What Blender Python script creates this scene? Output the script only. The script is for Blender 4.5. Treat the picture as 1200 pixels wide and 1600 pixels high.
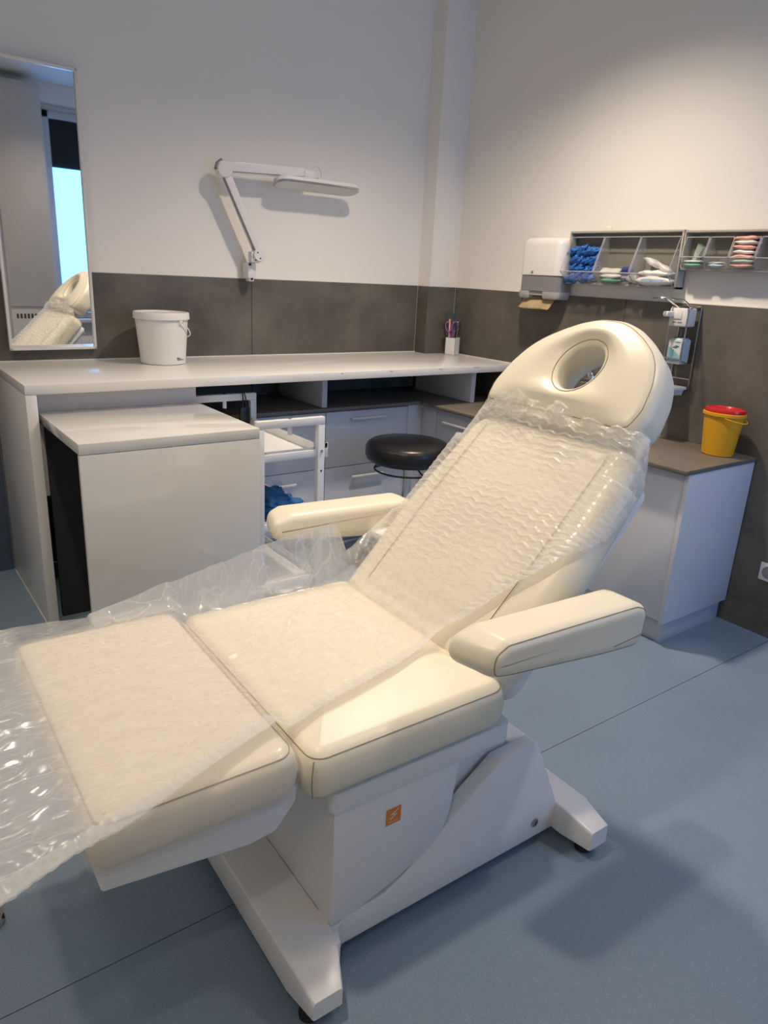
import bpy, bmesh, math, random
from mathutils import Vector, Matrix, noise
random.seed(7)
for o in list(bpy.data.objects): bpy.data.objects.remove(o, do_unlink=True)
scn = bpy.context.scene
C = scn.collection
PI = math.pi

# ------------------------------------------------------------------ camera
YAW, PITCH, ROLL = math.radians(36.9549), math.radians(-18.2521), math.radians(2.9715)
CAM = Vector((-3.2227, -3.7615, 1.5))
fw = Vector((math.sin(YAW)*math.cos(PITCH), math.cos(YAW)*math.cos(PITCH), math.sin(PITCH)))
rt = Vector((math.cos(YAW), -math.sin(YAW), 0)); up = rt.cross(fw)
r2 = rt*math.cos(ROLL) + up*math.sin(ROLL); u2 = -rt*math.sin(ROLL) + up*math.cos(ROLL)
cam = bpy.data.cameras.new('camera'); cam.sensor_fit = 'VERTICAL'; cam.sensor_height = 24
cam.lens = 1128.81*24/1600; cam.clip_start = 0.02
camo = bpy.data.objects.new('camera', cam); C.objects.link(camo)
M = Matrix((r2, u2, -fw)).transposed().to_4x4(); M.translation = CAM
camo.matrix_world = M; scn.camera = camo

# ------------------------------------------------------------------ light
scn.view_settings.view_transform = 'Standard'; scn.view_settings.look = 'None'
scn.view_settings.gamma = 1.0; scn.view_settings.use_curve_mapping = False
scn.view_settings.exposure = 0.28
scn.cycles.diffuse_bounces = 5; scn.cycles.transparent_max_bounces = 8
SKY = 6.0
w = bpy.data.worlds.new('sky'); scn.world = w; w.use_nodes = True
w.node_tree.nodes['Background'].inputs[0].default_value = (0.10, 0.40, 1.0, 1)
w.node_tree.nodes['Background'].inputs[1].default_value = SKY
WARM = (1.0, 0.825, 0.64); SPOT_W = 120.0; SPOT_ANGLE = 132; SPOT_BLEND = 1.0
# (x, y, relative power) of the recessed ceiling lights
DOWNLIGHTS = [(-1.02, -1.50, 1.5), (-3.40, -1.10, 0.30), (-2.98, -2.45, 0.75), (-3.60, -4.00, 0.22), (-1.00, -3.40, 0.42)]  # second light is added to brighten the counter and back wall
CEIL = 3.05
# daylight enters by the window in the front wall
WX0, WX1, WZ0, WZ1, YF = -0.97, -0.05, 0.88, 2.93, -4.60
pl = bpy.data.lights.new('window_portal', 'AREA'); pl.shape = 'RECTANGLE'; pl.size = WX1-WX0; pl.size_y = WZ1-WZ0
pl.cycles.is_portal = True
plo = bpy.data.objects.new('window_portal', pl); C.objects.link(plo)
plo.location = ((WX0+WX1)/2, YF-0.16, (WZ0+WZ1)/2); plo.rotation_euler = (PI/2, 0, 0)

# ------------------------------------------------------------------ materials
MATS = {}
def mat(name, col, rough=0.5, metal=0.0, spec=0.5, bump=None, var=None, alpha=1.0, emit=None, coat=0.0, trans=0.0, sss=None, sheen=0):
    """col sRGB-ish linear tuple; bump=(scale,strength,distance); var=(scale,amount)"""
    m = bpy.data.materials.new(name); m.use_nodes = True; nt = m.node_tree; b = nt.nodes['Principled BSDF']
    b.inputs['Base Color'].default_value = (*col, 1); b.inputs['Roughness'].default_value = rough
    b.inputs['Metallic'].default_value = metal; b.inputs['Specular IOR Level'].default_value = spec
    b.inputs['Alpha'].default_value = alpha; b.inputs['Coat Weight'].default_value = coat
    b.inputs['Transmission Weight'].default_value = trans
    if emit: b.inputs['Emission Color'].default_value = (*emit[0], 1); b.inputs['Emission Strength'].default_value = emit[1]
    tc = nt.nodes.new('ShaderNodeTexCoord')
    if var:
        n = nt.nodes.new('ShaderNodeTexNoise'); n.inputs['Scale'].default_value = var[0]; n.inputs['Detail'].default_value = 6; n.inputs['Roughness'].default_value = 0.62
        nt.links.new(tc.outputs['Object'], n.inputs['Vector'])
        r = nt.nodes.new('ShaderNodeMapRange'); r.inputs['From Min'].default_value = 0.3; r.inputs['From Max'].default_value = 0.7
        r.inputs['To Min'].default_value = 1-var[1]; r.inputs['To Max'].default_value = 1+var[1]
        nt.links.new(n.outputs['Fac'], r.inputs['Value'])
        mx = nt.nodes.new('ShaderNodeVectorMath'); mx.operation = 'SCALE'; mx.inputs[0].default_value = col
        nt.links.new(r.outputs[0], mx.inputs['Scale']); nt.links.new(mx.outputs[0], b.inputs['Base Color'])
    if bump:
        n = nt.nodes.new('ShaderNodeTexNoise'); n.inputs['Scale'].default_value = bump[0]; n.inputs['Detail'].default_value = 3
        nt.links.new(tc.outputs['Object'], n.inputs['Vector'])
        bp = nt.nodes.new('ShaderNodeBump'); bp.inputs['Strength'].default_value = bump[1]; bp.inputs['Distance'].default_value = bump[2]
        nt.links.new(n.outputs['Fac'], bp.inputs['Height']); nt.links.new(bp.outputs[0], b.inputs['Normal'])
    MATS[name] = m; return m

mat('paint', (0.84, 0.82, 0.79), 0.75, spec=0.25, bump=(180, 0.05, 0.002))
mat('ceiling_paint', (0.78, 0.77, 0.75), 0.8, spec=0.2, bump=(150, 0.05, 0.002))
mat('tile', (0.126, 0.115, 0.099), 0.5, spec=0.4, bump=(60, 0.12, 0.002), var=(2.6, 0.40))
mat('grout', (0.06, 0.058, 0.052), 0.9, spec=0.2, bump=(300, 0.2, 0.001))
mat('caulk', (0.75, 0.73, 0.69), 0.6, bump=(80, 0.05, 0.001))
mat('lacquer', (0.76, 0.75, 0.735), 0.22, spec=0.5, bump=(25, 0.015, 0.002))
mat('gloss_lacquer', (0.70, 0.69, 0.665), 0.06, spec=0.75, bump=(12, 0.01, 0.002))
mat('drawer_white', (0.66, 0.67, 0.72), 0.35, bump=(30, 0.02, 0.002))
mat('plinth', (0.55, 0.56, 0.60), 0.3, spec=0.6, bump=(30, 0.02, 0.002))
mat('worktop_grey', (0.17, 0.145, 0.120), 0.42, var=(4, 0.14), bump=(90, 0.08, 0.001))
mat('shade_board', (0.035, 0.034, 0.036), 0.6, bump=(60, 0.03, 0.001))  # near-black colour stands in for the shade inside the low desk
mat('vinyl_wall', (0.085, 0.115, 0.165), 0.45, var=(60, 0.05), bump=(200, 0.05, 0.001))
mat('leather', (0.80, 0.75, 0.615), 0.36, spec=0.45, bump=(420, 0.12, 0.0012), var=(2.5, 0.03))
mat('stitch', (0.30, 0.25, 0.16), 0.7, bump=(800, 0.3, 0.001))
mat('metal_white', (0.78, 0.785, 0.80), 0.28, spec=0.5, bump=(140, 0.03, 0.001))
mat('plastic_white', (0.78, 0.77, 0.75), 0.35, spec=0.45, bump=(60, 0.02, 0.001))
mat('bucket_white', (0.80, 0.79, 0.77), 0.4, spec=0.4, bump=(40, 0.02, 0.001))
mat('lamp_white', (0.76, 0.74, 0.76), 0.4, bump=(60, 0.02, 0.001))
mat('lamp_diffuser', (0.60, 0.61, 0.60), 0.5, bump=(60, 0.02, 0.001))
mat('chrome', (0.72, 0.72, 0.72), 0.14, metal=1, bump=(40, 0.01, 0.001))
mat('steel', (0.46, 0.45, 0.43), 0.28, metal=1, bump=(120, 0.03, 0.001))
mat('black_vinyl', (0.012, 0.012, 0.013), 0.32, spec=0.5, bump=(300, 0.06, 0.001))
mat('black_plastic', (0.015, 0.015, 0.016), 0.45, bump=(120, 0.04, 0.001))
mat('rubber', (0.012, 0.012, 0.013), 0.7, bump=(120, 0.05, 0.001))
mat('orange', (0.75, 0.22, 0.035), 0.45, bump=(120, 0.03, 0.001))
mat('print_white', (0.75, 0.66, 0.56), 0.5, bump=(120, 0.03, 0.001))
mat('print_dark', (0.10, 0.10, 0.10), 0.5, bump=(120, 0.03, 0.001))
mat('print_teal', (0.06, 0.20, 0.24), 0.5, bump=(120, 0.03, 0.001))
mat('smoke_plastic', (0.24, 0.235, 0.245), 0.3, bump=(50, 0.02, 0.001))
mat('pale_plastic', (0.48, 0.47, 0.47), 0.35, bump=(50, 0.02, 0.001))
mat('kraft', (0.42, 0.31, 0.17), 0.8, var=(30, 0.12), bump=(90, 0.2, 0.002))
mat('bin_grey', (0.42, 0.41, 0.37), 0.5, bump=(70, 0.03, 0.001))
mat('bin_shade', (0.21, 0.20, 0.175), 0.6, bump=(70, 0.03, 0.001))  # darker copy of the housing grey, shade put into the colour
mat('acrylic', (0.82, 0.82, 0.80), 0.06, spec=0.7, alpha=0.16, bump=(15, 0.03, 0.002))
mat('glove_blue', (0.025, 0.16, 0.55), 0.5, bump=(45, 0.35, 0.004), var=(14, 0.3))
mat('navy', (0.03, 0.045, 0.24), 0.5, bump=(45, 0.2, 0.003))
mat('cloth_blue', (0.02, 0.13, 0.36), 0.75, bump=(60, 0.35, 0.004), var=(10, 0.25))
mat('pack_white', (0.78, 0.78, 0.78), 0.35, bump=(35, 0.35, 0.004), var=(20, 0.08))
mat('pack_clear', (0.80, 0.80, 0.80), 0.18, alpha=0.6, bump=(35, 0.5, 0.006))
mat('pack_green', (0.16, 0.42, 0.28), 0.45, bump=(40, 0.2, 0.003), var=(16, 0.2))
mat('pack_pale_green', (0.55, 0.66, 0.58), 0.45, bump=(40, 0.2, 0.003))
mat('pack_pink', (0.78, 0.40, 0.33), 0.55, bump=(40, 0.3, 0.003), var=(22, 0.2))
mat('pack_blue_print', (0.45, 0.62, 0.78), 0.45, bump=(40, 0.2, 0.003), var=(40, 0.3))
mat('yellow', (0.72, 0.37, 0.012), 0.42, bump=(50, 0.03, 0.001))
mat('red', (0.58, 0.015, 0.02), 0.22, bump=(50, 0.02, 0.001))
mat('bottle_liquid', (0.52, 0.66, 0.70), 0.3, bump=(50, 0.02, 0.001))
mat('label_paper', (0.70, 0.73, 0.74), 0.45, bump=(50, 0.02, 0.001))
mat('label_blue', (0.26, 0.50, 0.60), 0.45, bump=(50, 0.02, 0.001))
mat('mirror_glass', (0.86, 0.87, 0.88), 0.015, metal=1)
mat('cabinet_grey', (0.62, 0.60, 0.575), 0.45, bump=(40, 0.02, 0.001))
mat('window_frame', (0.60, 0.61, 0.62), 0.4, bump=(40, 0.02, 0.001))
mat('blind_black', (0.012, 0.012, 0.014), 0.7, bump=(200, 0.05, 0.001))
mat('pane', (0.9, 0.95, 1.0), 0.02, alpha=0.06)
mat('clear_pvc', (0.76, 0.70, 0.68), 0.10, spec=0.6, alpha=0.22, bump=(9, 0.35, 0.01))
mat('magenta', (0.30, 0.07, 0.30), 0.4, bump=(60, 0.03, 0.001))
mat('teal_plastic', (0.035, 0.075, 0.08), 0.4, bump=(60, 0.03, 0.001))
mat('glow', (1, 1, 1), 0.5, emit=((1.0, 0.86, 0.68), 6.0))
mat('door_stop', (0.40, 0.38, 0.35), 0.45, bump=(60, 0.03, 0.001))
def floor_mat():
    m = mat('floor_vinyl', (0.205, 0.282, 0.368), 0.36, spec=0.42, var=(1.6, 0.05)); nt = m.node_tree; b = nt.nodes['Principled BSDF']
    src = b.inputs['Base Color'].links[0].from_socket; tc = nt.nodes['Texture Coordinate']
    for sc, thr, colr in ((420, 0.70, (0.36, 0.44, 0.52, 1)), (330, 0.72, (0.07, 0.10, 0.15, 1))):
        n = nt.nodes.new('ShaderNodeTexNoise'); n.inputs['Scale'].default_value = sc; n.inputs['Detail'].default_value = 0
        nt.links.new(tc.outputs['Object'], n.inputs['Vector'])
        r = nt.nodes.new('ShaderNodeMapRange'); r.inputs['From Min'].default_value = thr-0.04; r.inputs['From Max'].default_value = thr+0.03; r.inputs['To Max'].default_value = 0.55
        nt.links.new(n.outputs['Fac'], r.inputs['Value'])
        mx = nt.nodes.new('ShaderNodeMix'); mx.data_type = 'RGBA'; mx.inputs['B'].default_value = colr
        nt.links.new(r.outputs[0], mx.inputs['Factor']); nt.links.new(src, mx.inputs['A']); src = mx.outputs['Result']
    nt.links.new(src, b.inputs['Base Color'])
floor_mat()
def film_mat(name, lo, hi, tint=(0.97, 0.97, 0.97), free=0.28):
    """thin crinkled polythene: opacity varies with the creases of the film itself"""
    m = bpy.data.materials.new(name); m.use_nodes = True; nt = m.node_tree; nt.nodes.clear()
    N = nt.nodes.new; out = N('ShaderNodeOutputMaterial'); uv = N('ShaderNodeUVMap')
    mp = N('ShaderNodeMapping'); mp.inputs['Scale'].default_value = (1, 1, 1); nt.links.new(uv.outputs[0], mp.inputs[0])
    def math_(op, x, y=None, clamp=False):
        q = N('ShaderNodeMath'); q.operation = op; q.use_clamp = clamp
        for k, vv in enumerate((x, y)):
            if vv is None: continue
            if isinstance(vv, (int, float)): q.inputs[k].default_value = vv
            else: nt.links.new(vv, q.inputs[k])
        return q.outputs[0]
    dn = N('ShaderNodeTexNoise'); dn.inputs['Scale'].default_value = 16; dn.inputs['Detail'].default_value = 2; nt.links.new(mp.outputs[0], dn.inputs['Vector'])
    sc = N('ShaderNodeVectorMath'); sc.operation = 'SCALE'; sc.inputs['Scale'].default_value = 0.05; nt.links.new(dn.outputs['Color'], sc.inputs[0])
    ad = N('ShaderNodeVectorMath'); ad.operation = 'ADD'; nt.links.new(mp.outputs[0], ad.inputs[0]); nt.links.new(sc.outputs[0], ad.inputs[1])
    lines = None
    for scl, wd_, g_ in ((14, 0.030, 0.55), (40, 0.060, 0.45)):
        vo = N('ShaderNodeTexVoronoi'); vo.feature = 'DISTANCE_TO_EDGE'; vo.inputs['Scale'].default_value = scl; nt.links.new(ad.outputs[0], vo.inputs['Vector'])
        rr = N('ShaderNodeMapRange'); rr.interpolation_type = 'SMOOTHSTEP'; rr.inputs['From Min'].default_value = 0; rr.inputs['From Max'].default_value = wd_; rr.inputs['To Min'].default_value = g_; rr.inputs['To Max'].default_value = 0
        nt.links.new(vo.outputs['Distance'], rr.inputs['Value'])
        # creases come and go
        nn = N('ShaderNodeTexNoise'); nn.inputs['Scale'].default_value = scl*0.45; nn.inputs['Detail'].default_value = 1; nt.links.new(mp.outputs[0], nn.inputs['Vector'])
        r3 = N('ShaderNodeMapRange'); r3.inputs['From Min'].default_value = 0.40; r3.inputs['From Max'].default_value = 0.68; nt.links.new(nn.outputs['Fac'], r3.inputs['Value'])
        li = math_('MULTIPLY', rr.outputs[0], r3.outputs[0]); lines = li if lines is None else math_('ADD', lines, li)
    n1 = N('ShaderNodeTexNoise'); n1.inputs['Scale'].default_value = 30; n1.inputs['Detail'].default_value = 3; nt.links.new(ad.outputs[0], n1.inputs['Vector'])
    ac = N('ShaderNodeAttribute'); ac.attribute_name = 'crease'; ap = N('ShaderNodeAttribute'); ap.attribute_name = 'pleat'
    lines = math_('ADD', math_('MULTIPLY', lines, ac.outputs['Fac']), math_('MULTIPLY', ap.outputs['Fac'], 0.55))
    base = math_('MULTIPLY_ADD', n1.outputs['Fac'], 0.45); base.node.inputs[2].default_value = -0.10
    tot = math_('ADD', lines, base, True)
    r = N('ShaderNodeMapRange'); r.inputs['To Min'].default_value = lo; r.inputs['To Max'].default_value = hi
    nt.links.new(tot, r.inputs['Value'])
    at = N('ShaderNodeAttribute'); at.attribute_name = 'crumple'
    lov = math_('MULTIPLY_ADD', at.outputs['Fac'], free); lov.node.inputs[2].default_value = lo; nt.links.new(lov, r.inputs['To Min'])
    bp = N('ShaderNodeBump'); bp.inputs['Strength'].default_value = 0.25; bp.inputs['Distance'].default_value = 0.0015; nt.links.new(lines, bp.inputs['Height'])
    tr = N('ShaderNodeBsdfTransparent'); tr.inputs[0].default_value = (0.99, 0.99, 0.985, 1)
    df = N('ShaderNodeBsdfDiffuse'); df.inputs[0].default_value = (*tint, 1)
    tl = N('ShaderNodeBsdfTranslucent'); tl.inputs[0].default_value = (*tint, 1)
    gl = N('ShaderNodeBsdfGlossy'); gl.inputs[0].default_value = (0.9, 0.9, 0.9, 1); gl.inputs['Roughness'].default_value = 0.20; nt.links.new(bp.outputs[0], gl.inputs['Normal'])
    a = N('ShaderNodeMixShader'); a.inputs[0].default_value = 0.5; nt.links.new(df.outputs[0], a.inputs[1]); nt.links.new(tl.outputs[0], a.inputs[2])
    b = N('ShaderNodeMixShader'); b.inputs[0].default_value = 0.07; nt.links.new(a.outputs[0], b.inputs[1]); nt.links.new(gl.outputs[0], b.inputs[2])
    c = N('ShaderNodeMixShader'); nt.links.new(r.outputs[0], c.inputs[0]); nt.links.new(tr.outputs[0], c.inputs[1]); nt.links.new(b.outputs[0], c.inputs[2])
    nt.links.new(c.outputs[0], out.inputs[0]); MATS[name] = m
film_mat('film', 0.24, 0.92); film_mat('film_hem', 0.45, 0.80, (0.90, 0.91, 0.93), 0.0)

# ------------------------------------------------------------------ mesh helpers
class MB:
    """collects shapes into one mesh"""
    def __init__(s): s.v = []; s.f = []; s.sm = []
    def add(s, vs, fs, smooth=False, T=None):
        o = len(s.v); s.v += [tuple(T @ Vector(p)) if T else tuple(p) for p in vs]
        s.f += [tuple(i+o for i in f) for f in fs]; s.sm += [smooth]*len(fs); return s
    def box(s, lo, hi, bev=0.0, T=None, seg=2):
        bm = bmesh.new(); bmesh.ops.create_cube(bm, size=1)
        for v in bm.verts: v.co = Vector([lo[i]+(v.co[i]+0.5)*(hi[i]-lo[i]) for i in range(3)])
        if bev: bmesh.ops.bevel(bm, geom=bm.edges[:], offset=bev, segments=seg, profile=0.5, affect='EDGES')
        return s.bm(bm, bool(bev), T)
    def bm(s, bm, smooth=False, T=None):
        bm.verts.index_update(); s.add([v.co.copy() for v in bm.verts], [[v.index for v in f.verts] for f in bm.faces], smooth, T); bm.free(); return s
    def prism(s, pts, a, b, axes='xz', bev=0.0, T=None, seg=2):
        """polygon pts in the plane 'axes' extruded from a to b along the third axis"""
        i, j = 'xyz'.index(axes[0]), 'xyz'.index(axes[1]); k = 3-i-j
        bm = bmesh.new(); A = []; B = []
        for p in pts:
            c = [0, 0, 0]; c[i] = p[0]; c[j] = p[1]; c[k] = a; A.append(bm.verts.new(c)); c[k] = b; B.append(bm.verts.new(c))
        bm.faces.new(A); bm.faces.new(B[::-1]); n = len(pts)
        for q in range(n): bm.faces.new((A[q], B[q], B[(q+1) % n], A[(q+1) % n]))
        bmesh.ops.recalc_face_normals(bm, faces=bm.faces)
        if bev:
            es = [e for e in bm.edges if e.calc_face_angle(0) > 0.45]
            bmesh.ops.bevel(bm, geom=es, offset=bev, segments=seg, profile=0.5, affect='EDGES')
        return s.bm(bm, bool(bev), T)
    def loft(s, rings, cap0=True, cap1=True, smooth=True, T=None, close=True):
        n = len(rings[0]); vs = [p for r in rings for p in r]; fs = []
        for a in range(len(rings)-1):
            for q in range(n if close else n-1):
                fs.append((a*n+q, a*n+(q+1) % n, (a+1)*n+(q+1) % n, (a+1)*n+q))
        if cap0: fs.append(tuple(range(n))[::-1])
        if cap1: fs.append(tuple((len(rings)-1)*n+q for q in range(n)))
        return s.add(vs, fs, smooth, T)
    def lathe(s, prof, c=(0, 0, 0), n=40, T=None, sx=1, sy=1, cap0=True, cap1=True, smooth=True):
        rings = [[(c[0]+r*math.cos(2*PI*q/n)*sx, c[1]+r*math.sin(2*PI*q/n)*sy, c[2]+z) for q in range(n)] for r, z in prof]
        return s.loft(rings, cap0, cap1, smooth, T)
    def tube(s, pts, r, n=8, closed=False, T=None, flat=None):
        pts = [Vector(p) for p in pts]; m = len(pts); rings = []; prev = None
        for i, p in enumerate(pts):
            if closed: d = pts[(i+1) % m]-pts[i-1]
            else: d = pts[min(i+1, m-1)]-pts[max(i-1, 0)]
            d.normalize()
            if prev is None: a = d.orthogonal().normalized()
            else:
                a = prev - d*prev.dot(d); a = a.normalized() if a.length > 1e-6 else d.orthogonal().normalized()
            prev = a; b = d.cross(a); rr = r[i] if isinstance(r, (list, tuple)) else r
            rings.append([p+(a*math.cos(2*PI*k/n)+b*math.sin(2*PI*k/n))*rr for k in range(n)])
        if closed: rings.append(rings[0]); return s.loft(rings, False, False, True, T)
        return s.loft(rings, True, True, True, T)
    def bar(s, a, b, wd, ht, bev=0.002, upv=(0, 0, 1), T=None):
        """rectangular bar from a to b"""
        a = Vector(a); b = Vector(b); d = (b-a); L = d.length; d.normalize(); u = Vector(upv); sd = d.cross(u).normalized(); u = sd.cross(d)
        m = Matrix((d, sd, u)).transposed().to_4x4(); m.translation = a
        return s.box((0, -wd/2, -ht/2), (L, wd/2, ht/2), bev, (T @ m) if T else m)
    def build(s, name, material, parent=None, kind=None, smooth_angle=40):
        me = bpy.data.meshes.new(name); me.from_pydata(s.v, [], s.f); me.update()
        me.polygons.foreach_set('use_smooth', s.sm)
        bm = bmesh.new(); bm.from_mesh(me); bmesh.ops.recalc_face_normals(bm, faces=bm.faces); 
        for e in bm.edges:
            if len(e.link_faces) == 2 and e.calc_face_angle(0) > math.radians(smooth_angle): e.smooth = False
        bm.to_mesh(me); bm.free()
        o = bpy.data.objects.new(name, me); C.objects.link(o)
        if material: me.materials.append(MATS[material])
        if parent: o.parent = parent
        if kind: o['kind'] = kind
        return o
def tag(o, label, cat, group=None):
    o['label'] = label; o['category'] = cat
    if group: o['group'] = group
    return o
def thing(name, label, cat, loc=(0, 0, 0), rz=0, group=None):
    o = bpy.data.objects.new(name, None); C.objects.link(o); o.location = loc; o.rotation_euler = (0, 0, rz); o.empty_display_size = 0.1
    return tag(o, label, cat, group)
def struct(name, label=None):
    o = bpy.data.objects.new(name, None); C.objects.link(o); o['kind'] = 'structure'
    if label: o['label'] = label
    return o
def S(o, label=None):
    o['kind'] = 'structure'
    if label: o['label'] = label
    return o
def roundpoly(pts, rad, seg=6):
    """polygon with rounded corners; rad is one radius or a list"""
    out = []; n = len(pts)
    for i in range(n):
        p = Vector(pts[i]); a = Vector(pts[i-1])-p; b = Vector(pts[(i+1) % n])-p; r = rad[i] if isinstance(rad, (list, tuple)) else rad
        la, lb = a.length, b.length; a.normalize(); b.normalize(); ang = a.angle(b)
        if r <= 1e-5 or ang > 3.1: out.append(tuple(p)); continue
        t = min(r/math.tan(ang/2), la*0.49, lb*0.49); rr = t*math.tan(ang/2)
        c = p+(a+b).normalized()*(rr/math.sin(ang/2)); s0 = p+a*t-c; s1 = p+b*t-c
        a0 = math.atan2(s0.y, s0.x); d = (math.atan2(s1.y, s1.x)-a0+PI) % (2*PI)-PI
        for k in range(seg+1): out.append((c.x+rr*math.cos(a0+d*k/seg), c.y+rr*math.sin(a0+d*k/seg)))
    return out
def dense(pts, step):
    out = []
    for i, p in enumerate(pts):
        q = pts[(i+1) % len(pts)]; L = math.dist(p, q); k = max(1, int(L/step))
        for j in range(k): out.append(tuple(p[m]+(q[m]-p[m])*j/k for m in range(len(p))))
    return out
def inset(pts, d):
    n = len(pts); out = []
    area = sum(pts[i][0]*pts[(i+1) % n][1]-pts[(i+1) % n][0]*pts[i][1] for i in range(n)); sg = 1 if area > 0 else -1
    for i in range(n):
        a = Vector(pts[i-1]); b = Vector(pts[(i+1) % n]); t = (b-a).normalized(); out.append((pts[i][0]-t.y*d*sg, pts[i][1]+t.x*d*sg))
    return out
def cushion(outline, zb, zt, re, rb, crown=0.0, bulge=0.0, T=None, cen=None, flat_back=False):
    """padded cushion over a 2-D outline: rounded upper and lower edges, crowned top"""
    rings = []
    for k in range(5):
        a = PI/2*k/4; q = inset(outline, rb*(1-math.sin(a))); rings.append([(x, y, zb+rb*(1-math.cos(a))) for x, y in q])
    if bulge: 
        q = inset(outline, -bulge); rings.append([(x, y, (zb+zt)/2) for x, y in q])
    for k in range(7):
        a = PI/2*k/6; q = inset(outline, re*(1-math.cos(a))); rings.append([(x, y, zt-re+re*math.sin(a)) for x, y in q])
    q = inset(outline, re); c = cen or (sum(p[0] for p in q)/len(q), sum(p[1] for p in q)/len(q))
    for f in (0.9, 0.78, 0.62, 0.45, 0.28, 0.12):
        rings.append([(c[0]+(x-c[0])*f, c[1]+(y-c[1])*f, zt+crown*(1-f**2.2)) for x, y in q])
    return MB().loft(rings, True, True, True, T)
def seam(pts3, r=0.0013, T=None): return MB().tube(pts3, r, 5, True, T)

# ================================================================== SETTING
X0, X1, Y1, ZC = -4.7, 0.0, 0.0, 3.1        # left wall, right wall, back wall, ceiling
SEAM = -2.458
floor = struct('floor', 'blue speckled vinyl floor with a welded seam')
MB().box((X0, SEAM+0.0012, -0.05), (X1, Y1, 0.0)).build('vinyl_sheet', 'floor_vinyl', floor)
MB().box((X0, YF, -0.05), (X1, SEAM-0.0012, 0.0)).build('vinyl_sheet', 'floor_vinyl', floor)
MB().box((X0, SEAM-0.0012, -0.05), (X1, SEAM+0.0012, -0.0012)).build('weld_seam', 'black_plastic', floor)
S(MB().box((X0-0.1, YF-0.3, ZC), (X1+0.1, Y1+0.1, ZC+0.1)).build('ceiling', 'ceiling_paint'))
wb = S(MB().box((X0-0.1, 0.008, -0.05), (X1+0.1, 0.15, ZC)).build('wall_back', 'paint'), 'white plaster wall above large grey tiles')
wr = S(MB().box((0.008, YF-0.3, -0.05), (0.15, Y1+0.008, ZC)).build('wall_right', 'paint'), 'white plaster wall above large grey tiles')
S(MB().box((X0-0.15, YF-0.3, -0.05), (X0, Y1+0.008, ZC)).build('wall_left', 'paint'))
wf = MB()
wf.box((X0, YF-0.3, -0.05), (WX0, YF, ZC)); wf.box((WX1, YF-0.3, -0.05), (X1+0.008, YF, ZC))
wf.box((WX0, YF-0.3, -0.05), (WX1, YF, WZ0)); wf.box((WX0, YF-0.3, WZ1), (WX1, YF, ZC))
S(wf.build('wall_front', 'paint'))
COLX, COLY, TZ = -0.2157, -0.1164, 1.4367
col = S(MB().box((COLX+0.006, COLY+0.006, -0.02), (0.008, 0.008, ZC)).build('trim_1', 'paint'), 'white corner column above grey tiles')
# large wall tiles, each a piece of its own with an open joint
def tile(lo, hi, parent):
    MB().box(lo, hi, 0.0012, seg=1).build('tile', 'tile', parent)
G = 0.0016
for x0, x1 in ((X0, -3.985), (-3.985, -2.69), (-2.69, -1.375), (-1.375, COLX)):
    for z0, z1 in ((0.0, 0.135), (0.135, TZ)):
        if x1 <= -2.69: 
            if z0 < 0.1: continue
            z0 = 0.80
        tile((x0+G, 0.0, z0+G), (x1-G, 0.010, z1), wb)
tile((COLX, COLY, 0.136), (-0.001, COLY+0.008, TZ), col); tile((COLX, COLY+0.009, 0.136), (COLX+0.008, -0.001, TZ), col)
tile((COLX, COLY, 0.0), (-0.001, COLY+0.008, 0.134), col); tile((COLX, COLY+0.009, 0.0), (COLX+0.008, -0.001, 0.134), col)
for y0, y1 in ((-1.416, COLY), (-2.716, -1.416), (-4.016, -2.716), (YF, -4.016)):
    for z0, z1 in ((0.0, 0.135), (0.135, TZ)):
        tile((0.0, y0+G, z0+G), (0.010, y1-G, z1), wr)
MB().box((X0, 0.002, 0.0), (-2.69, 0.010, 0.795), 0.001).build('vinyl_panel', 'vinyl_wall', wb)
MB().box((X0, -0.001, TZ), (COLX, 0.0085, TZ+0.004)).build('edge_strip', 'caulk', wb)
MB().box((-0.001, YF, TZ), (0.0085, COLY, TZ+0.004)).build('edge_strip', 'caulk', wr)
# window in the front wall (seen in the mirror)
win = struct('window_1', 'tall window with a grey frame and a black blind across its top')
f = MB(); yw = YF-0.14
for a, b in (((WX0, WZ0), (WX0+0.05, WZ1)), ((WX1-0.05, WZ0), (WX1, WZ1)), ((WX0, WZ0), (WX1, WZ0+0.05)), ((WX0, WZ1-0.05), (WX1, WZ1))):
    f.box((a[0], yw-0.03, a[1]), (b[0], yw+0.03, b[1]), 0.004)
f.build('window_frame', 'window_frame', win)
f = MB(); e = 0.055
for a, b in (((WX0+e, WZ0+e), (WX0+e+0.07, WZ1-e)), ((WX1-e-0.07, WZ0+e), (WX1-e, WZ1-e)), ((WX0+e, WZ0+e), (WX1-e, WZ0+e+0.07)), ((WX0+e, WZ1-e-0.07), (WX1-e, WZ1-e))):
    f.box((a[0], yw-0.02, a[1]), (b[0], yw+0.045, b[1]), 0.006)
f.build('sash', 'window_frame', win)
MB().box((WX0+0.12, yw-0.004, WZ0+0.12), (WX1-0.12, yw+0.004, WZ1-0.12)).build('pane', 'pane', win)
MB().box((WX0+0.125, yw+0.006, 2.36), (WX1-0.125, yw+0.010, WZ1-0.125)).build('blind', 'blind_black', win)
MB().box((WX0-0.03, YF-0.10, WZ0-0.035), (WX1+0.02, YF+0.14, WZ0), 0.004).build('window_sill', 'gloss_lacquer', win)
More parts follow.
